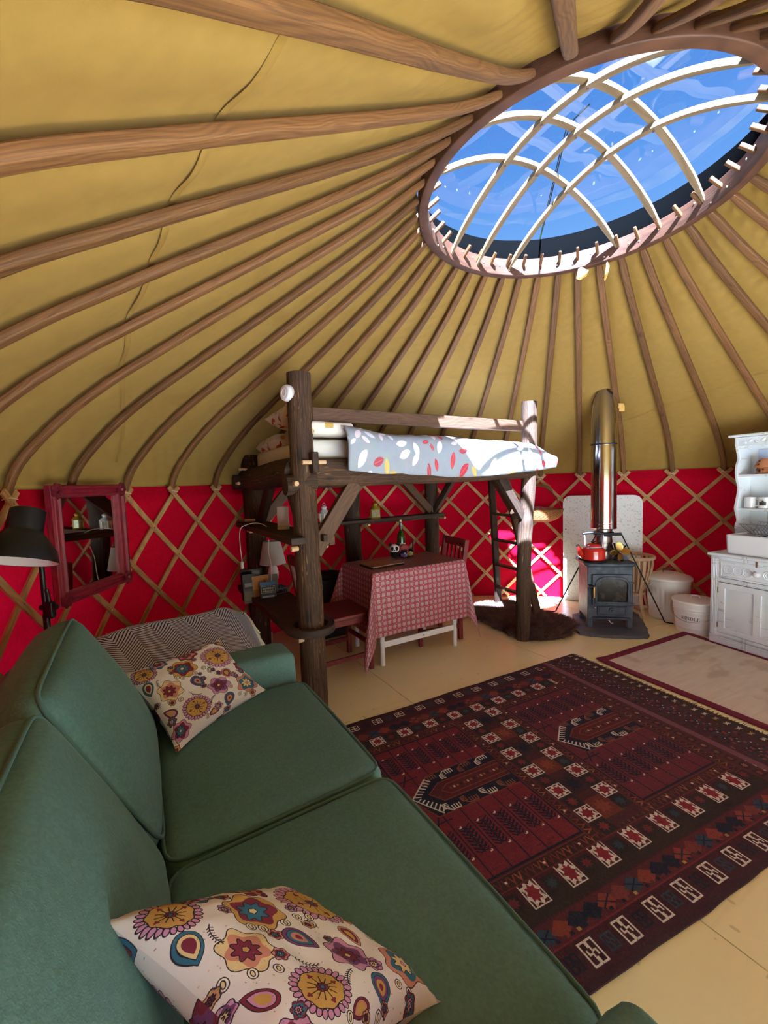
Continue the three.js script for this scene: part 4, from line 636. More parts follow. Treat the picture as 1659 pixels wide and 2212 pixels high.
// embroidered cushions
const embroider = (sd) => canvasTex(1024, 1024, (g, W) => {
  seed = sd; g.fillStyle = '#e6dcd2'; g.fillRect(0, 0, W, W);
  const wine = '#7c2238', teal = '#2f6a80', pink = '#c98aa8', gold = '#c79a4c', plum = '#74406c', peach = '#c9836a', cream = '#e0c58a', ink = '#23141c';
  const blob = (x, y, r, n, amp, col, line, rot = 0, sx = 1) => { g.beginPath(); for (let i = 0; i <= 60; i++) { const a = i / 60 * 2 * PI, q = r * (1 + amp * Math.cos(n * a)); const X = x + q * Math.cos(a + rot) * sx, Y = y + q * Math.sin(a + rot); i ? g.lineTo(X, Y) : g.moveTo(X, Y); } g.closePath(); g.fillStyle = col; g.fill(); if (line) { g.strokeStyle = line; g.lineWidth = 4; g.stroke(); } };
  const hairs = (x, y, r) => { for (let i = 0; i < 160; i++) { const a = rnd() * 6.28, q = r * Math.sqrt(rnd()); g.strokeStyle = rnd() < 0.5 ? 'rgba(255,240,220,0.16)' : 'rgba(40,10,20,0.14)'; g.lineWidth = 1.5; g.beginPath(); g.moveTo(x + q * Math.cos(a), y + q * Math.sin(a)); g.lineTo(x + (q + 9) * Math.cos(a), y + (q + 9) * Math.sin(a)); g.stroke(); } };
  const wheel = (x, y, r) => { for (let i = 0; i < 26; i++) { const a = i / 26 * 2 * PI; g.save(); g.translate(x + r * Math.cos(a), y + r * Math.sin(a)); g.rotate(a); g.beginPath(); g.ellipse(0, 0, r * 0.17, r * 0.115, 0, 0, 7); g.fillStyle = pink; g.fill(); g.strokeStyle = ink; g.lineWidth = 4; g.stroke(); g.restore(); } blob(x, y, r * 0.84, 9, 0.04, gold, ink); hairs(x, y, r * 0.8); for (let i = 0; i < 12; i++) { const a = i / 12 * 2 * PI; g.strokeStyle = ink; g.lineWidth = 4; g.beginPath(); g.moveTo(x, y); g.lineTo(x + r * 0.55 * Math.cos(a), y + r * 0.55 * Math.sin(a)); g.stroke(); if (i % 3 === 0) blob(x + r * 0.62 * Math.cos(a), y + r * 0.62 * Math.sin(a), r * 0.09, 3, 0.3, wine, null, a); } blob(x, y, r * 0.2, 8, 0.1, wine, ink); blob(x, y, r * 0.09, 6, 0.1, teal, ink); };
  const flower = (x, y, r, a, b, c, d) => { blob(x, y, r, 6, 0.12, a, ink, rnd()); hairs(x, y, r); blob(x, y, r * 0.74, 5, 0.15, b, null, rnd()); blob(x + r * 0.08, y, r * 0.46, 8, 0.22, c, ink, rnd()); blob(x + r * 0.08, y, r * 0.14, 5, 0.1, d, ink); };
  const drop = (x, y, r, rot, cs) => cs.forEach((c, i) => { const q = r * (1 - i * 0.26); g.save(); g.translate(x, y); g.rotate(rot); g.beginPath(); g.moveTo(0, -q * 1.35); g.bezierCurveTo(q * 1.1, -q * 0.3, q * 0.9, q, 0, q); g.bezierCurveTo(-q * 0.9, q, -q * 1.1, -q * 0.3, 0, -q * 1.35); g.fillStyle = c; g.fill(); if (i < 2) { g.strokeStyle = ink; g.lineWidth = 3; g.stroke(); } g.restore(); });
  const sprig = (x, y, L, rot) => { g.save(); g.translate(x, y); g.rotate(rot); g.strokeStyle = ink; g.lineWidth = 4; g.beginPath(); g.moveTo(0, 0); g.quadraticCurveTo(L * 0.3, -L * 0.5, 0, -L); g.stroke(); for (let i = 1; i < 8; i++) for (const s of [-1, 1]) { const t = i / 8, px = L * 0.3 * 2 * t * (1 - t), py = -L * t; g.beginPath(); g.moveTo(px, py); g.lineTo(px + s * L * 0.12, py - L * 0.07); g.stroke(); } g.restore(); };
  const bud = (x, y, r) => { g.strokeStyle = ink; g.lineWidth = 4; g.fillStyle = '#e9e0cc'; g.beginPath(); g.ellipse(x, y, r, r * 1.2, 0.4, 0, 7); g.fill(); g.stroke(); g.beginPath(); g.ellipse(x, y, r * 0.4, r * 0.7, 0.4, 0, 7); g.fillStyle = cream; g.fill(); g.stroke(); };
  wheel(230, 700, 150); wheel(720, 235, 112); wheel(900, 860, 95);
  flower(160, 190, 120, peach, teal, cream, pink); flower(600, 720, 120, gold, wine, teal, cream); flower(430, 330, 105, pink, plum, wine, cream); flower(820, 540, 108, cream, peach, wine, gold); flower(470, 900, 95, wine, peach, plum, cream); flower(930, 130, 84, pink, wine, teal, cream); flower(60, 460, 80, wine, plum, peach, gold); flower(740, 930, 78, teal, pink, wine, cream);
  drop(420, 130, 72, 0.5, [teal, plum, gold, wine]); drop(570, 500, 70, -0.3, [plum, teal, peach, wine]); drop(280, 440, 62, 0.2, [peach, wine, gold]); drop(930, 330, 60, 2.4, [wine, pink, gold]); drop(960, 690, 66, 0.3, [teal, cream, wine]); drop(330, 965, 60, 1.2, [plum, pink, wine]); drop(60, 920, 70, -0.6, [teal, wine, gold]); drop(600, 90, 50, 1.4, [wine, peach, gold]);
  sprig(360, 640, 130, 0.4); sprig(690, 430, 120, -0.7); sprig(520, 250, 100, 0.9); sprig(850, 720, 110, 0.2); sprig(170, 420, 90, -0.8); sprig(600, 960, 100, 1.2);
  for (let i = 0; i < 16; i++) bud([410, 380, 440, 700, 660, 340, 880, 790, 540, 120, 250, 300, 980, 500, 680, 90][i], [560, 600, 620, 640, 610, 250, 440, 400, 600, 330, 60, 110, 480, 30, 80, 600][i], 20);
  for (let i = 0; i < 46; i++) { const x = rnd() * W, y = rnd() * W, q = g.getImageData(Math.min(W - 1, x | 0), Math.min(W - 1, y | 0), 1, 1).data; if (q[0] > 215 && q[1] > 205) flower(x, y, rr(20, 42), [peach, pink, gold, wine][i % 4], [wine, plum, peach, teal][i % 4], [teal, cream, wine, pink][i % 4], cream); }
  for (let i = 0; i < 260; i++) { g.fillStyle = `rgba(${[120, 60, 200][i % 3]},${[40, 100, 150][i % 3]},${[60, 120, 90][i % 3]},0.5)`; g.fillRect(rnd() * W, rnd() * W, 5, 5); }
});
M.embroidA = std({ map: embroider(77), roughness: 0.9, bumpMap: clothBump, bumpScale: 0.001 });
M.embroidB = std({ map: embroider(78), roughness: 0.9, bumpMap: clothBump, bumpScale: 0.001 });
{
  const A = sofaAt;
  solo('throw_cushion', pillow([A(1.895, 0.735, -0.09), A(2.06, 0.735, 0.31), A(1.875, 0.515, 0.47), A(1.595, 0.520, 0.075)], 0.13, { s: 13, wrinkle: 0.011, lean: 0.62, pinch: 0.13 }), M.embroidA, 'embroidered floral cushion propped in the far corner of the sofa against its arm', 'cushion', [0, 0, 0], 0, 'embroidered cushions');
  solo('throw_cushion', pillow([A(0.72, 0.815, -0.080), A(0.755, 0.675, 0.185), A(0.546, 0.515, 0.415), A(0.49, 0.65, 0.13)], 0.14, { s: 17, wrinkle: 0.010, lean: 0.55, pinch: 0.08, fold: (x, y) => -0.040 * Math.exp(-(((x - 0.25 - 0.25 * y) / 0.13) ** 2)) + 0.018 * Math.exp(-(((x - 0.55) / 0.2) ** 2)) }), M.embroidB, 'embroidered floral cushion with a crease down its middle, leaning on the piped sofa back cushion', 'cushion', [0, 0, 0], 0, 'embroidered cushions');
}
// ───────────────────────── armchair under the herringbone throw ─────────────────────────
{
  const a = V(-1.43, 0, -1.98), b = V(-0.97, 0, -2.72), u = b.clone().sub(a).normalize(), n = V(-u.z, 0, u.x).multiplyScalar(-1); if (n.x < 0) n.negate();
  const len = a.distanceTo(b), turn = Math.atan2(n.x, n.z), mid = a.clone().lerp(b, 0.5);
  const ch = thing('armchair', 'low armchair hidden beneath the herringbone throw beside the sofa', 'armchair', [mid.x, 0, mid.z], turn), LX = len / 2;
  put('chair_base', soft(len - 0.34, 0.24, 0.34, 0.04, { n: 12 }).translate(-0.08, 0.20, 0.10), M.velvet, ch); put('chair_back', soft(len - 0.30, 0.46, 0.16, 0.06, { n: 14 }).rotateX(-0.1).translate(-0.06, 0.33, -0.06), M.velvet, ch);
  for (const sx of [-1, 1]) for (const z of [0.0, 0.22]) put('chair_leg', rod(V(sx * (LX - 0.26) - 0.06, 0, z), V(sx * (LX - 0.26) - 0.06, 0.09, z), 0.018, 0.022), M.darkPlank, ch);
  M.throw = std({ map: canvasTex(1024, 1024, (g, W) => {
    g.fillStyle = '#d2d1e0'; g.fillRect(0, 0, W, W); const bands = 8, bw = W / bands; g.strokeStyle = '#23243c'; g.lineWidth = 5.6;
    for (let k = 0; k < bands; k++) for (let y = -bw; y < W + bw; y += 18) { g.beginPath(); g.moveTo(k * bw, k % 2 ? y : y + bw * 0.72); g.lineTo((k + 1) * bw, k % 2 ? y + bw * 0.72 : y); g.stroke(); }
  }, 1.15, 1.15), roughness: 0.95, bumpMap: clothBump, bumpScale: 0.001, side: THREE.DoubleSide });
  const g = sheet(90, 80, (s, t) => {
    const x = lerp(-LX - 0.02, LX + 0.03, s), e = smooth(LX - 0.22, LX + 0.03, x) ** 1.6, e0 = smooth(-LX + 0.25, -LX, x), w = 0.006 * n3(x * 5, t * 5, 1, 61) + 0.010 * n3(x * 2, t * 2 + 4, 2, 63);
    const H = 0.70 + 0.02 * Math.sin(x * 2.2 + 1.2) - 0.075 * smooth(-LX, LX * 0.6, x) - 0.07 * e * e - 0.02 * e0; let y, z;
    if (t < 0.22) { const q = t / 0.22; y = lerp(0.42, H - 0.03, q); z = -0.17 + 0.02 * q; }
    else if (t < 0.36) { const q = (t - 0.22) / 0.14, A = q * PI * 0.62; y = H - 0.03 + 0.05 * Math.sin(Math.min(A, PI / 2) ) - 0.02 * Math.max(0, A - PI / 2); z = -0.15 + 0.12 * q; }
    else { const q = (t - 0.36) / 0.64; y = lerp(H + 0.005, 0.36, q ** 0.95); z = -0.03 + 0.47 * q ** 0.75 * (1 - 0.62 * e); }
    return V(x + 0.02 * e * (1 - t) , y + w, z + w);
  }, (s, t) => [s * 1.0, t * 1.1]);
  const f = thing('throw_blanket', 'indigo and white herringbone throw with a cream fringe, draped over the armchair', 'throw', [mid.x, 0, mid.z], turn);
  put('cloth', thick(g, 0.006), M.throw, f);
  const P = g.attributes.position, row = 91, fr = []; for (let j = 8; j < 78; j++) for (let q = 0; q < 2; q++) { const i = j * row + 90, p = V(P.getX(i), P.getY(i), P.getZ(i)); fr.push(tube([p, p.clone().add(V(0.012 + rr(0, 0.01), -0.012, rr(-0.006, 0.006))), p.clone().add(V(0.03 + rr(0, 0.025), -0.085 + rr(-0.02, 0.02), rr(-0.015, 0.02)))], 0.0055, 5, 5)); }
  put('fringe', fr, std({ color: 0xf0e6cf, roughness: 0.95 }), f, 'cream knotted fringe').userData.kind = 'stuff';
}
// ───────────────────────── mirror and lamp ─────────────────────────
{
  const t = thing('wall_mirror', 'carved dark red framed mirror hanging on the trellis beside the sofa', 'mirror', [-1.628, 0.888, -2.285], PI / 2), W = 0.56, H = 0.60, fm = std({ map: woodTex([150, 32, 52], [112, 18, 36], { s: 501, lines: 6, fine: 0.6 }), roughness: 0.55, bumpMap: wb2, bumpScale: 0.004 });
  const prof = (len) => { const s = new THREE.Shape(); [[0, 0], [0, 0.030], [0.008, 0.044], [0.020, 0.046], [0.028, 0.034], [0.040, 0.032], [0.048, 0.040], [0.056, 0.038], [0.064, 0.022], [0.068, 0.0]].forEach(([a, b], i) => i ? s.lineTo(a, b) : s.moveTo(a, b)); return s; };
  const side = (L, inset) => { const g = new THREE.ExtrudeGeometry(prof(), { depth: L, bevelEnabled: false, steps: 1 }), p = g.attributes.position; for (let i = 0; i < p.count; i++) { const x = p.getX(i), z = p.getZ(i); p.setZ(i, z < L / 2 ? x : L - x); } g.computeVertexNormals(); return uvm(g, 2); };   // mitred
  const mk = (L, ang, x, y) => { const g = side(L); g.applyMatrix4(new THREE.Matrix4().makeBasis(V(0, 1, 0), V(0, 0, 1), V(1, 0, 0))); g.rotateZ(ang); return g.translate(x, y, 0); };
  const tilt = (g) => g.translate(0, 0, 0.0);
  put('frame_rail', tilt(mk(W, 0, -W / 2, 0)), fm, t); put('frame_rail', tilt(mk(W, PI, W / 2, H)), fm, t); put('frame_stile', tilt(mk(H, PI / 2, W / 2, 0)), fm, t); put('frame_stile', tilt(mk(H, -PI / 2, -W / 2, H)), fm, t);
  put('mirror_glass', tilt(new THREE.BoxGeometry(W - 0.12, H - 0.12, 0.004).translate(0, H / 2, 0.012)), std({ color: 0xe6e6e8, roughness: 0.02, metalness: 1 }), t);
  for (const [sx, y] of [[-1, 0.03], [1, 0.03], [-1, H - 0.03], [1, H - 0.03]]) { const l = []; for (let i = 0; i < 7; i++) l.push(new THREE.SphereGeometry(0.013, 10, 8).scale(1, 1.3, 0.7).translate(sx * (W / 2 - 0.03) + 0.026 * Math.cos(i * 0.9), y + 0.026 * Math.sin(i * 0.9), 0.042)); put('carved_corner', l, fm, t); }
  put('carved_edge', [...Array(9)].map((_, i) => new THREE.SphereGeometry(0.012, 10, 8).scale(0.8, 1.8, 0.7).translate(W / 2 - 0.006 + 0.004 * (i % 2), 0.10 + i * 0.05, 0.036)), fm, t);
}
{
  const base = onZ(97, 1300, -1.80), t = thing('floor_lamp', 'black metal floor lamp with a wide studio shade, behind the sofa', 'floor lamp', [base.x, 0, base.z]), q = (p) => p.clone().sub(V(base.x, 0, base.z)), m = std({ color: 0x17181c, roughness: 0.42, metalness: 0.15 });
  const topP = V(0, 1.22, 0), cap = q(onZ(62, 1100, -1.62)), mouth = q(onZ(38, 1214, -1.55)), ax = mouth.clone().sub(cap).normalize();
  put('lamp_base', lathe([[0, 0.022], [0.11, 0.02], [0.125, 0.008], [0.125, 0], [0, 0]]), m, t);
  put('pole', [rod(V(0, 0.02, 0), V(0, 0.92, 0), 0.013), rod(V(0, 0.9, 0), topP, 0.0105)], m, t);
  put('joint', [box(0.03, 0.07, 0.03, 0.022, 0.94, 0.0, 0.006), rod(V(-0.02, 0.95, 0), V(0.05, 0.95, 0), 0.012)], m, t);
  put('lower_arm', rod(V(0.03, 0.90, 0), V(0.012, 1.03, 0), 0.008), m, t);
  put('swivel', rod(topP, cap.clone().addScaledVector(ax, 0.05), 0.011), m, t);
  const L = cap.distanceTo(mouth), k = L / 0.215, flip = (prof) => { const g = lathe(prof.map(([r, h]) => [r, h * k]), 48); return aim(g, cap, mouth); };
  put('lamp_shade', flip([[0.0, 0], [0.048, 0.0], [0.056, 0.006], [0.059, 0.085], [0.061, 0.089], [0.060, 0.093], [0.072, 0.11], [0.112, 0.165], [0.128, 0.215], [0.126, 0.215], [0.110, 0.166], [0.070, 0.112], [0.054, 0.09], [0.052, 0.008], [0, 0.008]]), m, t);
  put('shade_lining', flip([[0.124, 0.214], [0.108, 0.167], [0.068, 0.114], [0.0, 0.10]]), std({ color: 0xd8d2cc, roughness: 0.6, side: THREE.DoubleSide }), t, 'white inside of the shade');
  put('bulb', flip([[0, 0.10], [0.016, 0.102], [0.02, 0.12], [0.03, 0.15], [0.026, 0.175], [0, 0.185]]), M.white, t);
}

// ───────────────────────── hearth, stove, flue ─────────────────────────
const ST = V(2.077, 0, -3.907), STT = Math.atan2(-0.188, 0.982), stAt = (x, y, z) => V(x, 0, z).applyAxisAngle(V(0, 1, 0), STT).add(ST).setY(y);
M.slate = std({ map: dataTex(512, 512, (u, v) => { const b = fbm(u, v, 4, 9, 5, 601), r = smooth(0.55, 0.75, fbm(u, v, 5, 5, 4, 605)); return mix3(mix3([70, 74, 86], [104, 106, 118], b), [128, 96, 84], r * 0.35); }, 1.6, 1.6), roughness: 0.62, bumpMap: grey(256, 256, (u, v) => fbm(u, v, 6, 14, 5, 607), 2, 2), bumpScale: 0.006 });
{
  const P = [[1236, 1326], [1242, 1352], [1252, 1366], [1300, 1372], [1352, 1374], [1400, 1374], [1403, 1369], [1392, 1344], [1378, 1326], [1360, 1316], [1300, 1318], [1262, 1322]].map(([x, y]) => onY(x, y, 0.028)), c = P.reduce((s, p) => s.add(p), V(0, 0, 0)).divideScalar(P.length), out = [];
  P.forEach((p, i) => { const q = P[(i + 1) % P.length]; for (let k = 0; k < 6; k++) { const t = k / 6, r = p.clone().lerp(q, t); r.x += rr(-0.008, 0.008); r.z += rr(-0.008, 0.008); out.push([r.x - c.x, -(r.z - c.z)]); } });
  solo('hearth_slab', uvm(extrude(out, 0.028, 0.004).rotateX(-PI / 2), 0), M.slate, 'rough edged grey slate slab under the stove', 'hearth slab', [c.x, 0, c.z]);
}
{
  const s = thing('wood_stove', 'small blue-black cast iron wood stove with an arched glass door', 'stove', [ST.x, 0.028, ST.z], STT), m = M.iron, Y0 = 0.075, Y1 = 0.575, W = 0.385, D = 0.31, F = D / 2;
  put('body', box(W, Y1 - Y0, D, 0, (Y0 + Y1) / 2, 0, 0.008), m, s);
  for (const sx of [-1, 1]) for (const sz of [-1, 1]) put('leg', box(0.045, 0.085, 0.045, sx * (W / 2 - 0.022), 0.042, sz * (F - 0.025), 0.006), m, s);
  put('top_plate', (() => { const sh = new THREE.Shape(), w = 0.218, d = 0.175, r = 0.05; sh.moveTo(-w + r, -d); sh.quadraticCurveTo(0, -d - 0.02, w - r, -d); sh.quadraticCurveTo(w, -d, w, -d + r); sh.lineTo(w, d - 0.02); sh.quadraticCurveTo(w, d, w - 0.02, d); sh.lineTo(-w + 0.02, d); sh.quadraticCurveTo(-w, d, -w, d - 0.02); sh.lineTo(-w, -d + r); sh.quadraticCurveTo(-w, -d, -w + r, -d); return uvm(extrude(sh, 0.034, 0.010).rotateX(-PI / 2).translate(0, Y1, 0), 0); })(), m, s);
  const arch = (w, y0, y1, rise) => { const p = new THREE.Shape(); p.moveTo(-w, y0); p.lineTo(w, y0); p.lineTo(w, y1 - rise); p.quadraticCurveTo(w * 0.92, y1 - rise * 0.2, w * 0.5, y1 - rise * 0.06); p.quadraticCurveTo(0, y1 + rise * 0.04, -w * 0.5, y1 - rise * 0.06); p.quadraticCurveTo(-w * 0.92, y1 - rise * 0.2, -w, y1 - rise); p.closePath(); return p; };
  const ring = (w, y0, y1, rise, w2, y02, y12, rise2, d, z, bev = 0.004) => { const o = arch(w, y0, y1, rise), h = arch(w2, y02, y12, rise2); o.holes.push(new THREE.Path(h.getPoints(20))); return plain(new THREE.ExtrudeGeometry(o, { depth: d - bev * 2, bevelEnabled: true, bevelThickness: bev, bevelSize: bev, bevelOffset: -bev, bevelSegments: 2, curveSegments: 16 }).translate(0.01, 0, z + bev)); };
  const door = put('door', [ring(0.168, 0.222, 0.505, 0.004, 0.128, 0.255, 0.462, 0.05, 0.024, F), ring(0.150, 0.238, 0.490, 0.085, 0.128, 0.255, 0.462, 0.05, 0.034, F, 0.006)], m, s);
  put('door_glass', new THREE.BoxGeometry(0.27, 0.22, 0.003).translate(0.01, 0.36, F + 0.012), phys({ map: dataTex(128, 128, (u, v) => mix3([24, 20, 18], [60, 50, 42], smooth(0.35, 0.8, fbm(u, v, 5, 4, 4, 611))), 1, 1), roughness: 0.18 }), door);
  put('handle', [box(0.020, 0.105, 0.014, -0.150, 0.345, F + 0.047, 0.006)], M.brass, door, 'brass door handle'); put('handle_arm', box(0.05, 0.022, 0.04, -0.168, 0.395, F + 0.024, 0.004), M.ironDark, door);
  for (const y of [0.235, 0.43]) put('hinge', box(0.055, 0.014, 0.018, 0.165, y, F + 0.022, 0.004), m, door);
  put('ash_door', [box(0.25, 0.085, 0.014, 0.015, 0.165, F + 0.007, 0.005), box(0.225, 0.006, 0.006, 0.015, 0.197, F + 0.016, 0.002), box(0.225, 0.006, 0.006, 0.015, 0.133, F + 0.016, 0.002), box(0.006, 0.065, 0.006, -0.096, 0.165, F + 0.016, 0.002), box(0.006, 0.065, 0.006, 0.126, 0.165, F + 0.016, 0.002)], m, s);
  put('air_dial', [rod(V(0.012, 0.168, F + 0.012), V(0.012, 0.168, F + 0.030), 0.030, 0.027, 28), rod(V(0.012, 0.168, F + 0.03), V(0.012, 0.168, F + 0.042), 0.012, 0.010, 18)], m, s);
  put('knob', new THREE.SphereGeometry(0.010, 14, 10).translate(-0.135, 0.195, F + 0.02), M.chrome, s);
  put('ash_lip', (() => { const sh = new THREE.Shape(); sh.moveTo(-0.155, 0); sh.quadraticCurveTo(0, -0.06, 0.165, 0); sh.lineTo(0.165, 0.02); sh.lineTo(-0.155, 0.02); return extrude(sh, 0.014, 0.004).rotateX(-PI / 2).rotateX(PI).translate(0, 0.105, F + 0.012); })(), m, s);
  put('riddling_knob', [rod(V(0.01, 0.055, F - 0.05), V(0.01, 0.055, F + 0.015), 0.006), rod(V(0.01, 0.055, F + 0.012), V(0.01, 0.055, F + 0.035), 0.013, 0.010)], M.chrome, s);
}
const FLU = V(2.115, 0, -4.0), FTOP = roofH(Math.hypot(FLU.x - CEN.x, FLU.z - CEN.z));
{
  const f = thing('flue', 'polished steel flue pipe rising from the stove through the canvas roof', 'flue', [FLU.x, 0, FLU.z]);
  put('flue_pipe', lathe([[0.073, 0.637], [0.073, 0.72], [0.079, 0.722], [0.079, 0.745], [0.074, 0.748], [0.074, 0.79], [0.078, 0.792], [0.078, 0.81], [0.074, 0.812], [0.074, 0.97]], 48), M.steelRough, f);
  put('insulated_sleeve', lathe([[0.074, 0.925], [0.110, 0.925], [0.114, 0.929], [0.114, 0.938], [0.112, 0.941], [0.112, 0.962], [0.1145, 0.966], [0.112, 0.970], [0.112, 0.985], [0.1145, 0.989], [0.112, 0.993], [0.112, 1.72], [0.1135, 1.722], [0.1135, 1.73], [0.112, 1.732], [0.112, FTOP + 0.75], [0.085, FTOP + 0.78]], 56), M.steel, f);
  put('locking_band', lathe([[0.1145, 1.722], [0.1155, 1.726], [0.1145, 1.734]], 56), M.ironDark, f);
  put('rain_cowl', lathe([[0.16, FTOP + 0.82], [0.15, FTOP + 0.84], [0.02, FTOP + 0.93], [0, FTOP + 0.93]], 40), M.steel, f);
  for (let i = 0; i < 3; i++) { const a = i * 2.1; put('cowl_strut', rod(V(0.10 * Math.cos(a), FTOP + 0.74, 0.10 * Math.sin(a)), V(0.12 * Math.cos(a), FTOP + 0.85, 0.12 * Math.sin(a)), 0.005), M.steel, f); }
  const fl = []; for (const [a, w, l] of [[2.5, 0.05, 0.07], [2.9, 0.03, 0.05], [2.2, 0.03, 0.045]]) fl.push(plain(sheet(5, 5, (u, v) => V(Math.cos(a) * -1 * (0.118 + 0.02 * v) + (u - 0.5) * w, FTOP - 0.04 - v * l, Math.sin(a) * 0.10 + 0.05 + 0.01 * Math.sin(v * 4)))));
  put('torn_flap', fl, M.seam, f, 'torn scrap of canvas at the roof opening');
}
{ // black iron tripod that steadies the flue
  const t = thing('flue_tripod', 'black iron tripod bracing the flue pipe beside the stove', 'tripod', [FLU.x, 0, FLU.z]), q = (p) => p.clone().sub(V(FLU.x, 0, FLU.z)), m = M.ironDark, a = stAt(-0.095, 0.875, -0.03), b = stAt(0.125, 0.875, 0.0), bk = V(FLU.x, 0.875, FLU.z - 0.10);
  put('collar', [plain(new THREE.TorusGeometry(0.083, 0.008, 8, 40).scale(1, 1, 2.4).rotateX(PI / 2).translate(0, 0.875, 0)), bar(V(-0.115, 0.875, 0.082), V(0.125, 0.875, 0.085), 0.03, 0.008, V(0, 0, 1))], m, t);
  const leg = (p, foot, end) => put('leg', tube([q(p), q(p.clone().lerp(foot, 0.06)), q(p.clone().lerp(foot, 0.5)), q(p.clone().lerp(foot, 0.96)), q(foot.clone()), q(end)], 0.0062, 60, 8), m, t);
  const L1 = onY(1200, 1320, 0.012), R1 = onY(1436, 1343, 0.012), A = V(FLU.x - 0.115, 0.875, FLU.z + 0.082), B = V(FLU.x + 0.125, 0.875, FLU.z + 0.085);
  leg(A, L1, onY(1188, 1321, 0.008)); leg(B, R1, onY(1455, 1347, 0.008)); leg(bk, V(2.20, 0.01, -4.52), V(2.21, 0.008, -4.55));
}
{
  const t = thing('heat_shield', 'pale grey speckled fireproof board with round corners behind the stove', 'board', [2.40, 0, -4.59], -Math.atan2(0.49, 0.87)), w = 0.39, h = 1.215, r = 0.10, s = new THREE.Shape(); s.moveTo(-w, 0); s.lineTo(w, 0); s.lineTo(w, h - r); s.quadraticCurveTo(w, h, w - r, h); s.lineTo(-w + r, h); s.quadraticCurveTo(-w, h, -w, h - r); s.lineTo(-w, 0);
  put('board', uvm(extrude(s, 0.012, 0.002, [], 16), 0), std({ map: dataTex(512, 512, (u, v) => { const k = smooth(0.62, 0.8, fbm(u, v, 70, 70, 2, 621)), b = fbm(u, v, 4, 4, 3, 623); return mix3(mix3([240, 239, 241], [232, 231, 234], b), [186, 182, 180], k * 0.6); }, 1.2, 1.2), roughness: 0.8 }), t);
  for (const [x, y] of [[-0.36, 0.83], [0.36, 0.83]]) put('screw', rod(V(x, y, 0.010), V(x, y, 0.016), 0.006), M.ironDark, t);
}
const STOP = 0.637 + 0.0005;
{ const t = thing('kettle', 'bright red enamel kettle with a black grip on the stove top', 'kettle', stAt(-0.115, STOP + 0.012, 0.055).toArray(), STT), red = phys({ color: 0xd42a20, roughness: 0.2, clearcoat: 0.6, clearcoatRoughness: 0.1 }), side = std({ color: 0xb9c2d4, roughness: 0.3 });
  put('body', lathe([[0, 0], [0.092, 0], [0.100, 0.006], [0.103, 0.012], [0.101, 0.02], [0.101, 0.085], [0.094, 0.108], [0.074, 0.120], [0.06, 0.122], [0, 0.122]], 44), red, t);
  const lid = put('lid', lathe([[0.066, 0.122], [0.066, 0.128], [0.058, 0.142], [0.035, 0.153], [0, 0.155]], 40), red, t); put('lid_knob', lathe([[0.006, 0.153], [0.006, 0.160], [0.022, 0.165], [0.022, 0.172], [0, 0.174]], 24), M.black, lid);
  put('rim', new THREE.TorusGeometry(0.068, 0.004, 8, 40).rotateX(PI / 2).translate(0, 0.123, 0), side, t);
  put('spout', (() => { const c = new THREE.CatmullRomCurve3([V(-0.085, 0.035, 0.0), V(-0.110, 0.055, 0.0), V(-0.122, 0.095, 0.0), V(-0.138, 0.128, 0.0)]); const g = new THREE.TubeGeometry(c, 24, 1, 14), p = g.attributes.position; for (let j = 0; j <= 24; j++) { const q = c.getPointAt(j / 24), r = lerp(0.034, 0.013, j / 24); for (let i = 0; i <= 14; i++) { const k = j * 15 + i; p.setXYZ(k, q.x + (p.getX(k) - q.x) * r, q.y + (p.getY(k) - q.y) * r, q.z + (p.getZ(k) - q.z) * r); } } g.computeVertexNormals(); return plain(g); })(), red, t);
  put('spout_tip', rod(V(-0.136, 0.126, 0), V(-0.143, 0.137, 0), 0.0145, 0.0145), M.ironDark, t);
  for (const s of [-1, 1]) put('handle_arm', bar(V(s * 0.075, 0.105, 0), V(s * 0.082, 0.235, 0), 0.012, 0.034, V(0, 0, 1), 0.005), side, t);
  put('grip', tube([V(-0.095, 0.243, 0), V(-0.04, 0.252, 0), V(0.04, 0.252, 0), V(0.085, 0.247, 0)], 0.0125, 24, 10), M.black, t); }
solo('trivet', lathe([[0, 0.010], [0.112, 0.010], [0.116, 0.006], [0.112, 0], [0, 0]], 40), M.ironDark, 'round black iron trivet under the red kettle', 'trivet', stAt(-0.115, STOP, 0.055).toArray());
{ const t = thing('stove_fan', 'heat-powered stove fan with four brass blades', 'fan', stAt(0.105, STOP, 0.045).toArray(), STT + 0.1);
  put('fan_base', [box(0.075, 0.012, 0.06, 0, 0.006, 0, 0.004), bar(V(-0.02, 0.01, -0.015), V(0, 0.085, -0.02), 0.03, 0.014, V(0, 0, 1)), bar(V(0.045, 0.006, -0.01), V(0.01, 0.09, -0.02), 0.012, 0.014, V(0, 0, 1))], M.ironDark, t);
  for (let i = -3; i <= 3; i++) if (i) put('cooling_fin', bar(V(i * 0.012, 0.085, -0.03), V(i * 0.026, 0.135 + 0.012 * (3 - Math.abs(i)), -0.03), 0.006, 0.03, V(0, 0, 1), 0.002), M.ironDark, t);
  put('motor', rod(V(0, 0.085, -0.03), V(0, 0.085, 0.018), 0.014, 0.012), M.ironDark, t);
  for (let i = 0; i < 4; i++) { const g = thick(sheet(10, 14, (u, v) => { const r = 0.014 + v * 0.078, w = 0.030 * Math.pow(Math.sin(PI * (0.12 + 0.80 * v)), 0.7), x = (u - 0.5) * 2 * w; return V(x, r, x * 0.5 * (1 - 0.4 * v)); }), 0.0016); g.rotateZ(i * PI / 2 + 0.12); put('blade', plain(g).translate(0, 0.085, 0.028), M.brass, t); }
  put('hub', new THREE.SphereGeometry(0.011, 16, 10).translate(0, 0.085, 0.026), M.brass, t); }
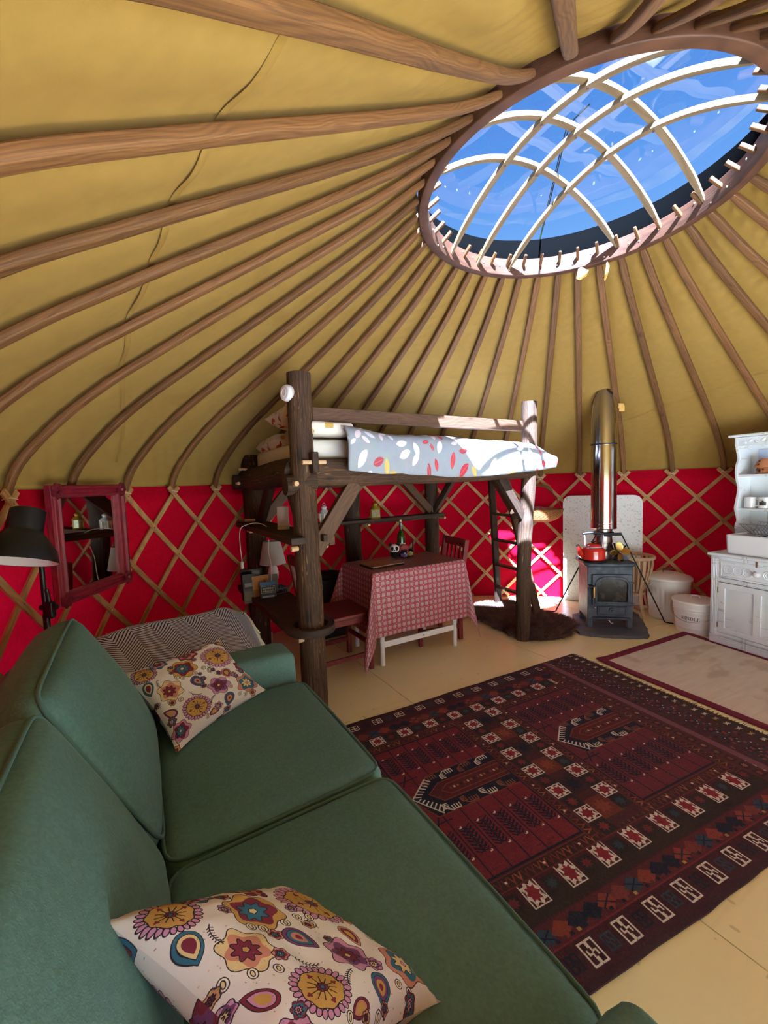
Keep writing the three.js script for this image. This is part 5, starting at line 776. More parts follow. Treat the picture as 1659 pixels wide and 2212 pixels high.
{ const t = thing('glass_tumbler', 'clear glass tumbler at the corner of the stove top', 'glass', stAt(0.185, STOP, -0.02).toArray()); put('glass_wall', lathe([[0, 0.004], [0.028, 0.004], [0.034, 0.085], [0.036, 0.085], [0.031, 0], [0, 0]], 28), phys({ color: 0xdfe8f4, roughness: 0.05, transmission: 0.9, thickness: 0, side: THREE.DoubleSide }), t); }
// curved slat log basket
{ const t = thing('log_basket', 'tall waisted basket of bent pale wooden slats beside the stove', 'basket', [2.535, 0, -4.19]), m = std({ map: woodTex([206, 172, 138], [166, 128, 96], { s: 541, lines: 8, fine: 0.4 }), roughness: 0.65 });
  for (let i = 0; i < 20; i++) { const a = i / 20 * 2 * PI, foot = i % 5 === 0, P = (r, h) => V(r * Math.cos(a), h, r * Math.sin(a)); put(foot ? 'leg' : 'slat', (() => { const c = new THREE.CatmullRomCurve3(foot ? [P(0.165, 0.60), P(0.155, 0.48), P(0.12, 0.33), P(0.105, 0.22), P(0.13, 0.09), P(0.17, 0.0)] : [P(0.165, 0.60), P(0.16, 0.50), P(0.13, 0.38), P(0.095, 0.28), P(0.07, 0.24)]), g = []; const pts = c.getPoints(14); const side = V(-Math.sin(a), 0, Math.cos(a)); return thick(sheet(2, 14, (u, v) => pts[Math.round(v * 14)].clone().addScaledVector(side, (u - 0.5) * (foot ? 0.032 : 0.020))), 0.008); })(), m, t); }
  put('top_hoop', new THREE.TorusGeometry(0.170, 0.011, 8, 48).scale(1, 1, 1.6).rotateX(PI / 2).translate(0, 0.60, 0), m, t); put('floor_plate', rod(V(0, 0.225, 0), V(0, 0.24, 0), 0.085, 0.085, 32), m, t); put('cross_rail', [bar(V(-0.14, 0.075, 0), V(0.14, 0.075, 0), 0.022, 0.03), bar(V(0, 0.075, -0.14), V(0, 0.075, 0.14), 0.022, 0.03)], m, t); }
// bins
{ const t = thing('dustbin', 'tall ribbed cream metal bin with a wooden handled lid', 'bin', [2.825, 0, -4.11]), N = 96, H = 0.385;
  put('bin_body', sheet(N * 2, 16, (u, v) => { const a = u * 2 * PI, h = v * H, flute = 0.0035 * Math.sin(a * 26) * smooth(0.06, 0.10, h) * smooth(H - 0.07, H - 0.11, h), hoop = 0.004 * (Math.exp(-(((h - 0.03) / 0.006) ** 2)) + Math.exp(-(((h - 0.055) / 0.006) ** 2)) + Math.exp(-(((h - H + 0.03) / 0.006) ** 2)) + Math.exp(-(((h - H + 0.055) / 0.006) ** 2))), r = lerp(0.162, 0.188, v) + flute + hoop; return V(r * Math.sin(a), h, r * Math.cos(a)); }), M.cream, t);
  put('bin_floor', rod(V(0, 0.002, 0), V(0, 0.01, 0), 0.16, 0.16, 40), M.cream, t);
  const lid = put('lid', lathe([[0, 0.455], [0.05, 0.452], [0.052, 0.448], [0.10, 0.444], [0.102, 0.440], [0.15, 0.428], [0.19, 0.414], [0.202, 0.402], [0.203, 0.386], [0.199, 0.384], [0.196, 0.40], [0, 0.43]], 56), M.cream, t);
  put('lid_handle', [rod(V(-0.05, 0.480, 0), V(0.05, 0.480, 0), 0.011), tube([V(-0.055, 0.45, 0), V(-0.055, 0.475, 0), V(0, 0.482, 0), V(0.055, 0.475, 0), V(0.055, 0.45, 0)], 0.003, 20, 6)], M.plank, lid, 'brown wooden lid handle');
  for (const s of [-1, 1]) put('bail_handle', tube([V(s * 0.185, 0.345, -0.04), V(s * 0.215, 0.33, -0.03), V(s * 0.222, 0.315, 0), V(s * 0.215, 0.33, 0.03), V(s * 0.185, 0.345, 0.04)], 0.004, 20, 6), M.chrome, t); }
{ const c = V(2.79, 0, -3.70), t = thing('kindling_bucket', 'small round cream bucket lettered for kindling, with a lid and wire handle', 'bucket', c.toArray(), Math.atan2(-c.x, -c.z) - 0.22), H = 0.285;
  const Rr = (h) => lerp(0.142, 0.172, h / H);
  put('bucket_body', lathe([[0, 0.004], [0.14, 0.004], [0.142, 0], ...[0.02, 0.035, 0.045, 0.05, 0.055, 0.07, 0.15, 0.195, 0.200, 0.205, 0.213, 0.218, 0.223, 0.24, 0.262, 0.27, H].map((h) => [Rr(h) + ([0.05, 0.200, 0.218].includes(h) ? 0.004 : 0), h])], 64), M.cream, t);
  const lid = put('lid', lathe([[0, H + 0.022], [0.10, H + 0.018], [0.166, H + 0.006], [0.179, H + 0.002], [0.180, H - 0.010], [0.176, H - 0.011], [0.174, H - 0.002], [0, H + 0.012]], 56), M.cream, t);
  put('lid_handle', tube([V(-0.035, H + 0.018, 0), V(-0.03, H + 0.034, 0), V(0, H + 0.04, 0), V(0.03, H + 0.034, 0), V(0.035, H + 0.018, 0)], 0.0045, 24, 8), M.cream, lid);
  put('wire_handle', tube([...Array(13)].map((_, i) => { const a = lerp(-PI / 2, PI / 2, i / 12); return V(0.180 * Math.sin(a), 0.235 - 0.115 * Math.cos(a), 0.010 + 0.178 * Math.cos(a)); }), 0.0028, 50, 6), M.chrome, t);
  const tx = canvasTex(512, 128, (g, w, h) => { g.fillStyle = '#f4f0ee'; g.fillRect(0, 0, w, h); g.fillStyle = '#6d645c'; g.font = 'bold 92px serif'; g.textAlign = 'center'; g.textBaseline = 'middle'; g.fillText('KINDLE', w / 2, h / 2 + 4); g.globalCompositeOperation = 'source-over'; for (let i = 0; i < 120; i++) { g.fillStyle = 'rgba(244,240,238,0.7)'; g.fillRect(rnd() * w, rnd() * h, 6, 4); } });
  put('lettering', sheet(30, 4, (u, v) => { const a = lerp(-0.62, 0.62, u), h = lerp(0.118, 0.172, v), r = Rr(h) + 0.0012; return V(r * Math.sin(a), h, r * Math.cos(a)); }), std({ map: tx, roughness: 0.42, metalness: 0.1 }), t, 'worn grey lettering'); }
// hanging wicker basket on the trellis
{ const a = Math.atan2(1.81 - CEN.x, -(-4.86 - CEN.z)), p = polar(2.565, 0.93, a), t = thing('wicker_basket', 'shallow orange-brown wicker basket with a tall handle hanging on the trellis', 'basket', p.toArray(), -a), m = std({ map: dataTex(256, 128, (u, v, x, y) => { const w = (Math.floor(x / 8) + Math.floor(y / 6)) % 2, b = fbm(u, v, 16, 8, 3, 631); return mix3(w ? [206, 136, 70] : [158, 92, 40], [110, 60, 24], b * 0.5); }, 2, 1), roughness: 0.7, bumpMap: grey(256, 128, (u, v, x, y) => ((Math.floor(x / 8) + Math.floor(y / 6)) % 2) * 0.6 + 0.4 * Math.abs(Math.sin(y * PI / 6)), 2, 1), bumpScale: 0.006, side: THREE.DoubleSide });
  const R = 0.245; put('basket_bowl', thick(sheet(60, 18, (u, v) => { const b = u * 2 * PI, q = Math.sin(v * PI / 2), r = R * Math.pow(q, 0.75), y = 0.135 * (1 - Math.cos(v * PI / 2)) ; return V(r * Math.cos(b), y, 0.40 * r * Math.sin(b) + 0.02); }), 0.008), m, t);
  put('basket_rim', tube([...Array(40)].map((_, i) => { const b = i / 40 * 2 * PI; return V((R + 0.004) * Math.cos(b), 0.137, 0.40 * R * Math.sin(b) + 0.02); }), 0.0095, 90, 8, true), m, t);
  for (const k of [0, 1, 2]) put('basket_handle', tube([V(R - 0.01, 0.13, 0.02), V(R * 0.82, 0.22, 0.012 + 0.008 * k), V(R * 0.45, 0.35, 0.0 + 0.006 * k), V(-0.01, 0.405 + 0.012 * k, 0), V(-R * 0.45, 0.35, 0.006 * k), V(-R * 0.82, 0.22, 0.012 + 0.008 * k), V(-R + 0.01, 0.13, 0.02)], 0.0045, 60, 6), m, t);
  for (let i = 0; i < 4; i++) put('twig', tube([V(-0.02 + i * 0.02, 0.42, 0.005), V(0.06 + i * 0.015, 0.44 - i * 0.02, 0.02), V(0.12 + i * 0.01, 0.40 - i * 0.03, 0.03)], 0.003, 16, 5), m, t);
  solo('napkin', plain(sheet(30, 14, (u, v) => { const b = u * 2 * PI, r = 0.205 * Math.sqrt(v); return V(r * Math.cos(b), 0.148 + 0.02 * (1 - v) + 0.012 * n3(u * 9, v * 5, 1, 71), 0.38 * r * Math.sin(b) + 0.02); }, (u, v) => [u * 0.6, v * 0.3])), M.gingham, 'red checked napkin heaped in the hanging wicker basket', 'napkin', p.toArray(), -a); }

// ───────────────────────── dresser with sink ─────────────────────────
const DR = V(2.732, 0, -3.447), DRT = Math.atan2(-0.937, 0.35), drAt = (x, y, z) => V(x, 0, z).applyAxisAngle(V(0, 1, 0), DRT).add(DR).setY(y);
{
  const d = thing('dresser', 'pale grey painted dresser with carved drawers and an open shelf rack above', 'dresser', DR.toArray(), DRT), m = M.paint, W = 1.26, D = 0.42, H = 0.742;
  put('carcass', [box(0.03, H - 0.02, D, 0.015, (H + 0.02) / 2, -D / 2), box(0.03, H - 0.02, D, W - 0.015, (H + 0.02) / 2, -D / 2), box(W, H - 0.02, 0.012, W / 2, (H + 0.02) / 2, -D + 0.006), box(W, 0.02, D, W / 2, 0.09, -D / 2), box(W, 0.05, 0.02, W / 2, 0.045, -0.01)], m, d);
  put('plinth', [box(W + 0.004, 0.055, 0.014, W / 2, 0.030, 0.004), box(W + 0.004, 0.012, 0.020, W / 2, 0.064, 0.004), box(W + 0.004, 0.008, 0.012, W / 2, 0.078, 0.003)], m, d);
  put('face_frame', [box(0.060, H - 0.07, 0.022, 0.030, (H + 0.07) / 2, 0), box(0.060, H - 0.07, 0.022, W - 0.03, (H + 0.07) / 2, 0), box(0.05, H - 0.07, 0.022, W / 2, (H + 0.07) / 2, 0), box(W, 0.028, 0.022, W / 2, H - 0.016, 0), box(W, 0.034, 0.022, W / 2, 0.548, 0), box(W, 0.022, 0.022, W / 2, 0.094, 0), box(W, 0.006, 0.028, W / 2, 0.540, 0.002), box(W, 0.006, 0.028, W / 2, 0.556, 0.002), ...[0.018, 0.03, 0.042].map((x) => box(0.006, H - 0.10, 0.028, x, (H + 0.06) / 2, 0.001))], m, d);
  put('worktop', box(W + 0.05, 0.024, D + 0.03, W / 2, H + 0.012, -D / 2 + 0.012, 0.009), m, d);
  for (const x0 of [0.063, W / 2 + 0.028]) {
    const w = W / 2 - 0.063 - 0.028, c = x0 + w / 2, dr = put('drawer', [box(w, 0.142, 0.02, c, 0.640, 0.001, 0.003), box(w - 0.03, 0.008, 0.008, c, 0.699, 0.012, 0.003), box(w - 0.03, 0.008, 0.008, c, 0.581, 0.012, 0.003), box(0.008, 0.12, 0.008, x0 + 0.015, 0.640, 0.012, 0.003), box(0.008, 0.12, 0.008, x0 + w - 0.015, 0.640, 0.012, 0.003)], m, d);
    const nR = 7; for (let i = 0; i < nR; i++) { const x = x0 + 0.068 + i * (w - 0.136) / (nR - 1); if (i === 3) { put('knob', new THREE.LatheGeometry([[0, 0.048], [0.012, 0.046], [0.021, 0.038], [0.022, 0.030], [0.014, 0.020], [0.010, 0.012], [0.016, 0.008], [0.018, 0.004]].map(([r, h]) => new THREE.Vector2(r, h)), 24).rotateX(PI / 2).translate(x, 0.640, 0.004), M.ceramic, dr); continue; } put('carved_roundel', [new THREE.TorusGeometry(0.034, 0.005, 8, 30).translate(x, 0.640, 0.011), new THREE.TorusGeometry(0.022, 0.0035, 8, 26).translate(x, 0.640, 0.011), new THREE.TorusGeometry(0.011, 0.003, 8, 20).translate(x, 0.640, 0.011), new THREE.SphereGeometry(0.005, 10, 8).translate(x, 0.640, 0.011)].map(plain), m, dr); }
    const door = put('door', new THREE.BufferGeometry(), m, d); door.geometry = (() => { const o = new THREE.Shape(); o.moveTo(0, 0); o.lineTo(w, 0); o.lineTo(w, 0.418); o.lineTo(0, 0.418); o.closePath(); const pw = (w - 0.14) / 2; for (const px of [0.045, 0.045 + pw + 0.05]) { const h = new THREE.Path(); h.moveTo(px, 0.045); h.lineTo(px, 0.373); h.lineTo(px + pw, 0.373); h.lineTo(px + pw, 0.045); h.closePath(); o.holes.push(h); } return uvm(plain(new THREE.ExtrudeGeometry(o, { depth: 0.014, bevelEnabled: true, bevelThickness: 0.003, bevelSize: 0.002, bevelOffset: -0.002, bevelSegments: 2 })).translate(x0, 0.108, -0.004), 1); })();
    const pw = (w - 0.14) / 2; for (const px of [0.045, 0.045 + pw + 0.05]) put('door_panel', box(pw + 0.01, 0.34, 0.006, x0 + px + pw / 2, 0.108 + 0.209, -0.001, 0.001), m, door);
    for (const y of [0.17, 0.46]) put('hinge', rod(V(x0 - 0.004, y - 0.022, 0.014), V(x0 - 0.004, y + 0.022, 0.014), 0.005), M.steelRough, door);
    put('catch', [box(0.012, 0.045, 0.006, c - 0.01, 0.715, 0.014, 0.002)], std({ color: 0x8a6a54, roughness: 0.6, metalness: 0.4 }), dr, 'rusty turn catch');
  }
  // upper rack: shaped side boards, two shelves, cornice, tongue-and-groove back
  const zb = -D + 0.012, side = () => { const s = new THREE.Shape(), yb = H + 0.024, yt = 1.70, d0 = 0.19; s.moveTo(0, yb); s.lineTo(d0 - 0.03, yb); const wave = [[0.90, -0.035], [0.97, -0.022], [1.02, -0.050], [1.09, -0.018], [1.13, -0.006], [1.20, -0.030], [1.29, -0.052], [1.36, -0.020], [1.42, -0.004], [1.48, -0.012], [1.54, -0.040], [1.60, -0.016], [1.65, 0.0]]; s.splineThru(wave.map(([y, k]) => new THREE.Vector2(d0 + k * 0.8, y))); s.lineTo(d0, yt); s.lineTo(0, yt); s.closePath(); return uvm(extrude(s, 0.02, 0.003, [], 8).rotateY(-PI / 2), 1); };
  put('rack_side', side().translate(0.045, 0, zb), m, d); put('rack_side', side().translate(W - 0.025, 0, zb), m, d);
  for (const [y, z] of [[1.115, 0.165], [1.395, 0.175]]) put('rack_shelf', box(W - 0.08, 0.02, z, W / 2, y, zb + z / 2, 0.004), m, d);
  put('cornice', [box(W + 0.02, 0.022, 0.235, W / 2, 1.722, zb + 0.108, 0.008), box(W - 0.04, 0.07, 0.018, W / 2, 1.672, zb + 0.178, 0.003), box(W - 0.06, 0.012, 0.02, W / 2, 1.703, zb + 0.190, 0.005)], m, d);
  put('carved_frieze', [...Array(26)].map((_, i) => plain(new THREE.SphereGeometry(0.015, 10, 8).scale(1.3, 0.8, 0.5).rotateZ(i % 2 ? 0.6 : -0.6).translate(0.09 + i * 0.043, 1.672 + 0.006 * (i % 2 ? 1 : -1), zb + 0.188))), m, d);
  for (let i = 0; i < 9; i++) put('back_board', box((W - 0.07) / 9 - 0.002, 0.95, 0.010, 0.035 + (W - 0.07) * (i + 0.5) / 9, 1.235, zb - 0.004, 0.002), m, d);
  const YT = H + 0.0245;
  { const s = thing('butler_sink', 'deep white ceramic sink standing on the dresser worktop', 'sink', drAt(0.09, YT, -0.02).toArray(), DRT), w = 0.60, dd = 0.36, h = 0.158; const wall = (bw, bd, x, z, lean) => box(bw, h, bd, x, h / 2, z, 0.012);
    put('basin', [wall(w, 0.028, w / 2, -0.014), wall(w, 0.028, w / 2, -dd + 0.014), wall(0.028, dd, 0.014, -dd / 2), wall(0.028, dd, w - 0.014, -dd / 2), box(w - 0.02, 0.03, dd - 0.02, w / 2, 0.015, -dd / 2, 0.006)].map((g) => { const p = g.attributes.position; for (let i = 0; i < p.count; i++) { const k = p.getY(i) / h; p.setX(i, p.getX(i) - (w / 2 - p.getX(i)) * 0.03 * (k - 0.5)); } g.computeVertexNormals(); return g; }), M.ceramic, s); }
  const wireM = std({ color: 0x9c9ca2, roughness: 0.3, metalness: 0.9 });
  { const y0 = YT + 0.165, r = thing('dish_rack', 'chrome wire dish rack resting on the sink', 'dish rack', drAt(0.18, y0, -0.13).toArray(), DRT), L = 0.46;
    put('frame', [tube([V(0, 0.085, 0.11), V(L, 0.085, 0.11)], 0.004, 4, 6), tube([V(0, 0.085, -0.14), V(L, 0.085, -0.14)], 0.004, 4, 6), tube([V(0, 0.0, 0.0), V(L, 0.0, 0.0)], 0.004, 4, 6), tube([V(0, 0.085, 0.11), V(0.03, 0, 0)], 0.004, 4, 6), tube([V(0, 0.085, -0.14), V(0.03, 0, 0)], 0.004, 4, 6)], wireM, r);
    for (let i = 0; i < 19; i++) { const x = 0.02 + i * 0.0235; put('wire', tube([V(x, 0.085, 0.11), V(x + 0.012, 0.02, 0.02), V(x + 0.012, 0.0, 0), V(x + 0.012, 0.02, -0.02), V(x, 0.085, -0.14)], 0.0022, 14, 5), wireM, r); } }
  { const r = thing('cooling_rack', 'gilt wire rack propped behind the dish rack', 'rack', drAt(0.27, YT + 0.03, -0.36).toArray(), DRT), gm = std({ color: 0xa89878, roughness: 0.4, metalness: 0.8 }); put('frame', tube([V(0, 0.02, 0.02), V(0.04, 0.285, -0.02), V(0.42, 0.285, -0.02), V(0.42, 0.02, 0.02)], 0.0035, 40, 6), gm, r); for (let i = 1; i < 14; i++) put('wire', tube([V(0.02 + i * 0.028, 0.03, 0.018), V(0.04 + i * 0.027, 0.283, -0.02)], 0.002, 3, 5), gm, r); }
  { const r = thing('draining_grid', 'black and white slotted grid across the sink', 'sink grid', drAt(0.24, YT + 0.152, -0.24).toArray(), DRT); for (let i = 0; i < 16; i++) put('bar', box(0.010, 0.006, 0.20, i * 0.026, 0, 0, 0.002).rotateX(0.15), i % 2 ? M.black : M.chrome, r); put('side_bar', [box(0.42, 0.008, 0.008, 0.2, 0.014, -0.1, 0.002), box(0.42, 0.008, 0.008, 0.2, -0.014, 0.1, 0.002)], M.black, r); }
  const mug = (label, x, z, turn, col) => { const t = thing('mug', label, 'mug', drAt(x, 1.1255, z).toArray(), DRT + turn, 'mugs on the dresser shelf'); put('cup', lathe([[0, 0.004], [0.036, 0.004], [0.038, 0.09], [0.041, 0.09], [0.040, 0.004], [0.037, 0], [0, 0]], 36), M.ceramic, t); put('handle', tube([V(0.037, 0.075, 0), V(0.060, 0.072, 0), V(0.068, 0.048, 0), V(0.058, 0.024, 0), V(0.037, 0.018, 0)], 0.0055, 24, 8), M.ceramic, t); if (col) put('printed_picture', sheet(12, 6, (u, v) => { const a = lerp(-0.9, 0.3, u); return V(0.0416 * Math.sin(a + 0.3), lerp(0.025, 0.072, v), 0.0416 * Math.cos(a + 0.3)); }), std({ map: canvasTex(128, 96, (g, w, h) => { g.fillStyle = '#c9c9cb'; g.fillRect(0, 0, w, h); g.fillStyle = '#3c3d40'; g.fillRect(0, 34, w, 62); g.beginPath(); g.arc(70, 36, 22, 0, 7); g.fillStyle = '#55565a'; g.fill(); }), roughness: 0.3 }), t); };
  mug('plain white mug at the end of the lower dresser shelf', 0.105, zb + 0.115, -0.15); mug('white mug with a dark printed picture on the lower dresser shelf', 0.205, zb + 0.115, 0.1, true);
  { const t = thing('coffee_jar', 'dark glass coffee jar with a red and gold label beside the mugs', 'jar', drAt(0.325, 1.1255, zb + 0.105).toArray(), DRT); put('jar_body', lathe([[0, 0], [0.04, 0], [0.042, 0.006], [0.042, 0.08], [0.034, 0.095], [0, 0.095]], 32), std({ color: 0x1e120c, roughness: 0.12 }), t); put('lid', lathe([[0, 0.118], [0.034, 0.118], [0.036, 0.112], [0.036, 0.094], [0, 0.094]], 32), std({ color: 0x6e5436, roughness: 0.4, metalness: 0.3 }), t); put('jar_label', sheet(14, 4, (u, v) => { const a = lerp(-1, 1, u); return V(0.0426 * Math.sin(a), lerp(0.014, 0.068, v), 0.0426 * Math.cos(a)); }), std({ map: canvasTex(128, 64, (g, w, h) => { g.fillStyle = '#7c1d1a'; g.fillRect(0, 0, w, h); g.fillStyle = '#cba84e'; g.fillRect(0, 4, w, 6); g.fillRect(0, 54, w, 6); g.font = 'bold 30px serif'; g.fillText('E', 14, 42); }), roughness: 0.5 }), t); }
  { const t = thing('clay_house', 'small terracotta lantern shaped like a round house on the top dresser shelf', 'ornament', drAt(0.185, 1.4055, zb + 0.10).toArray(), DRT - 0.2), cm = std({ color: 0xb5734f, roughness: 0.85 }), dk = std({ color: 0x3a2018, roughness: 1 }); put('walls', lathe([[0, 0], [0.052, 0], [0.053, 0.008], [0.046, 0.012], [0.045, 0.05], [0, 0.05]], 32), cm, t); put('roof', lathe([[0.045, 0.05], [0.064, 0.052], [0.058, 0.068], [0.044, 0.098], [0.028, 0.120], [0.016, 0.126], [0, 0.127]], 32), cm, t); put('door', box(0.018, 0.03, 0.006, 0, 0.024, 0.0455, 0.003), dk, t); for (const [x, y, z] of [[-0.024, 0.034, 0.040], [0.024, 0.034, 0.040], [0, 0.075, 0.0555], [0, 0.102, 0.0415]]) put('opening', box(0.011, 0.011, 0.008, x, y, z, 0.002), dk, t); }
  { const t = thing('dried_bunch', 'dry purple-brown twigs lying on top of the dresser', 'dried plant', drAt(0.32, 1.734, zb + 0.12).toArray(), DRT), tm = std({ color: 0x5a4048, roughness: 1 }); const l = []; for (let i = 0; i < 70; i++) { const y = rr(0.004, 0.05), a = rr(-0.5, 0.5), L = rr(0.08, 0.18), x = rr(-0.10, 0.25), z = rr(-0.06, 0.06); l.push(rod(V(x, y, z), V(x + L * Math.cos(a), y + rr(-0.003, 0.02), z + L * Math.sin(a) * 0.5), 0.0016, 0.001, 5)); } put('twigs', l, tm, t).userData.kind = 'stuff'; }
  { const t = thing('serving_tray', 'pale blue tray leaning against the back of the top dresser shelf', 'tray', drAt(0.30, 1.4055, zb + 0.022).toArray(), DRT); put('tray_face', box(0.40, 0.20, 0.008, 0, 0.10, 0, 0.004).rotateX(-0.05), std({ color: 0xb4c0d8, roughness: 0.5 }), t); }
}

// ───────────────────────── rugs ─────────────────────────
const quadAt = (c, s, t) => [(1 - s) * (1 - t) * c[0][0] + s * (1 - t) * c[1][0] + s * t * c[2][0] + (1 - s) * t * c[3][0], (1 - s) * (1 - t) * c[0][1] + s * (1 - t) * c[1][1] + s * t * c[2][1] + (1 - s) * t * c[3][1]];
{ // jute mat with a wine red border
  const c = [[1.61, -3.153], [2.672, -3.662], [3.255, -2.02], [2.36, -1.62]], m = thing('jute_mat', 'plain beige flat-woven mat with a wine red border in front of the dresser', 'mat');
  const jute = std({ map: dataTex(512, 512, (u, v) => { const a = fbm(u, v, 6, 60, 4, 701), st = smooth(0.6, 0.78, fbm(u, v, 4, 7, 4, 705)); return mix3(mix3([234, 222, 206], [214, 198, 180], a), [178, 152, 126], st * 0.4); }, 1, 1), roughness: 0.95, bumpMap: grey(256, 256, (u, v, x, y) => 0.5 + 0.5 * Math.sin(y * PI / 3) * 0.6 + 0.3 * (hash(x, y, 8) - 0.5), 6, 6), bumpScale: 0.002 });
  const edge = std({ map: dataTex(128, 128, (u, v) => mix3([126, 26, 54], [104, 18, 44], fbm(u, v, 30, 30, 2, 709)), 4, 4), roughness: 0.95 });
  const lift = (s, t) => 0.010 + 0.012 * Math.exp(-((s * s + t * t) / 0.004)) + 0.0015 * n3(s * 8, t * 8, 1, 81);
  const grid = (s0, s1, t0, t1, n, k, e) => { const g = sheet(n, k, (u, v) => { const s = lerp(s0, s1, u), t = lerp(t0, t1, v), [x, z] = quadAt(c, s, t); return V(x, lift(s, t) + e, z); }, (u, v) => [lerp(s0, s1, u) * 1.2, lerp(t0, t1, v) * 1.7]); const I = g.index.array; for (let i = 0; i < I.length; i += 3) { const t = I[i]; I[i] = I[i + 1]; I[i + 1] = t; } g.computeVertexNormals(); return thick(g, 0.006 + e); };
  const bs = 0.052, bt = 0.036; put('weave', grid(bs * 0.8, 1 - bs * 0.8, bt * 0.8, 1 - bt * 0.8, 40, 40, 0), jute, m);
  put('border', [grid(0, 1, 0, bt, 40, 4, 0.002), grid(0, 1, 1 - bt, 1, 40, 4, 0.002), grid(0, bs, bt, 1 - bt, 4, 40, 0.002), grid(1 - bs, 1, bt, 1 - bt, 4, 40, 0.002)], edge, m, 'wine red cloth binding');
}
